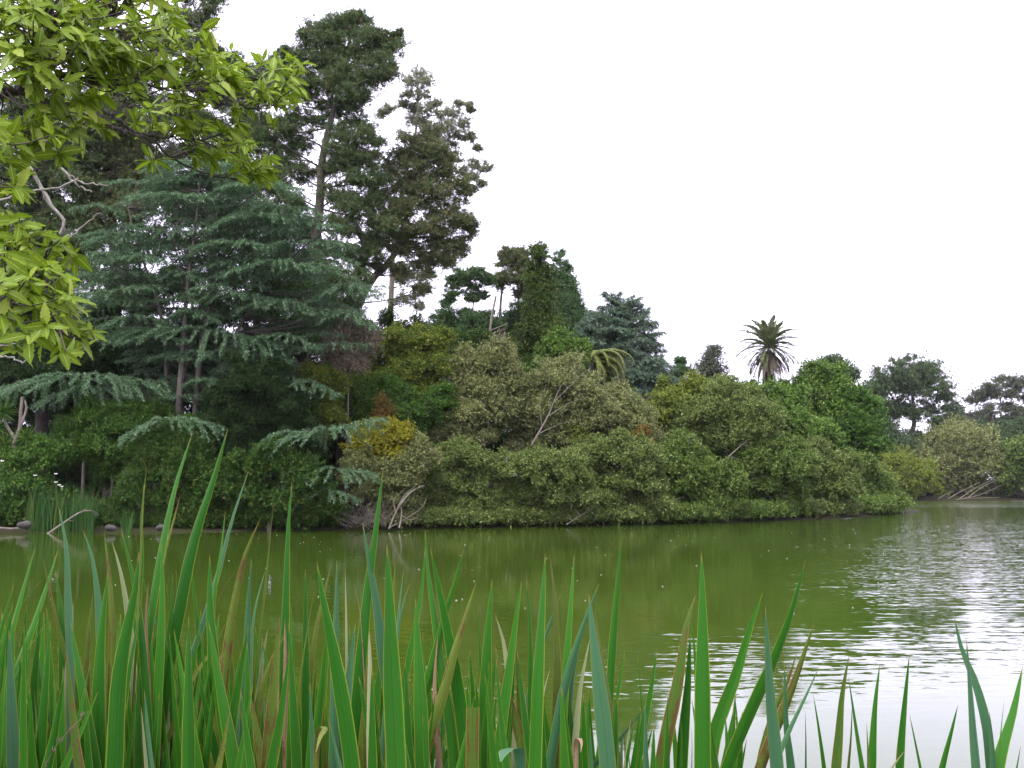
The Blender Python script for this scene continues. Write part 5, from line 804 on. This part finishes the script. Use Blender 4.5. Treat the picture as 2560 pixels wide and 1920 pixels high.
strip('folded_leaf', 'pale folded-over leaf tip at the bottom edge near the middle', [(1252, 1905, -.10), (1258, 1885, -.06), (1274, 1872, 0), (1296, 1874, 0.04), (1300, 1930, 0.05), (1300, 2300, 0.05), (1300, 3080, 0.05)], 30, 2.3, 'b')
strip('folded_leaf', 'brown bent leaf tip left of the broad central leaves', [(790, 1880, -.08), (800, 1845, -.05), (812, 1822, 0), (800, 1818, 0.04), (794, 1850, 0.06), (792, 2300, 0.06), (792, 3080, 0.06)], 14, 2.4, 'y')
strip('folded_leaf', 'small curled tan leaf tip low in the middle right', [(1452, 1880, -.05), (1454, 1858, -.03), (1448, 1846, 0), (1442, 1850, 0.03), (1440, 1920, 0.04), (1440, 2300, 0.04), (1440, 3080, 0.05)], 12, 2.4, 'd')
strip('cut_leaf', 'blunt dull brown-green cut leaf left of the broad middle leaf', [(1182, 1768, 0), (1181, 1850, 0), (1180, 2000, 0), (1180, 2400, 0), (1180, 2960, 0)], 32, 2.5, 'y')
# grass stalk with a seed head
o = thing('grass_stalk', 'dry pale grass stalk with a feathery seed head at the lower left', 'grass stalk', (-0.95, 2.3, gz(-0.95, 2.3))); org = o.location[:]; g = Geo()
c = curve([np.array(org), at(60, 2150, 2.3), at(118, 1905, 2.25), at(160, 1840, 2.2), at(204, 1795, 2.2)], 24); g.tube(c, np.linspace(0.0022, 0.0008, 24), 5); g.build('stem', M['deadleaf'], o, org)
g = Geo(); n = 90; i = rng.integers(15, 24, n); g.leaves(c[i]+rng.normal(0, 0.002, (n, 3)), nrm(nrm(c[23]-c[15])[None]+rdir(n, rng)*0.4), rdir(n, rng), 0.016*np.ones(n), 0.0022*np.ones(n)); g.build('seed_head', M['deadleaf'], o, org)

# bubbles and fluff drifting on the water
rng = np.random.default_rng(3); n = 95; yy = rng.uniform(18, 58, n); xx = (rng.uniform(-0.52, 0.5, n)+0.12*rng.normal(size=n))*yy; ok = lake_dist(np.stack([xx, yy], 1)) < -0.5; xx, yy = xx[ok], yy[ok]; n = len(xx)
a = np.arange(6)*math.pi/3; r_ = rng.uniform(0.005, 0.017, n); V = np.stack([xx[:, None]+r_[:, None]*np.cos(a)*1.6, yy[:, None]+r_[:, None]*np.sin(a), np.full((n, 6), 0.006)], -1); V[:, ::2, 2] += 0.012
i = np.arange(n)[:, None]*6; tag(mesh_obj('floating_flecks', V.reshape(-1, 3), np.concatenate([i+np.array([[0, 1, 2, 3]]), i+np.array([[0, 3, 4, 5]])]), M['white']), 'white flecks of fluff scattered over the green water', 'flecks', kind='stuff')
# ------------------------------------------------------------------ the damp air over the lake
hx = np.array([(x, y, z) for z in (-2.6, 75) for y in (-40, 330) for x in (-260, 300)], float)
m, t, out = new_mat('haze_air'); pv = t.nodes.new('ShaderNodeVolumePrincipled'); pv.inputs['Color'].default_value = (0.93, 0.95, 1, 1); pv.inputs['Density'].default_value = 0.00007
t.links.new(pv.outputs[0], out.inputs['Volume'])
tag(mesh_obj('haze', hx, [(0, 2, 3, 1), (4, 5, 7, 6), (0, 1, 5, 4), (2, 6, 7, 3), (0, 4, 6, 2), (1, 3, 7, 5)], m), 'thin pale haze in the air over the lake', 'haze', kind='stuff')
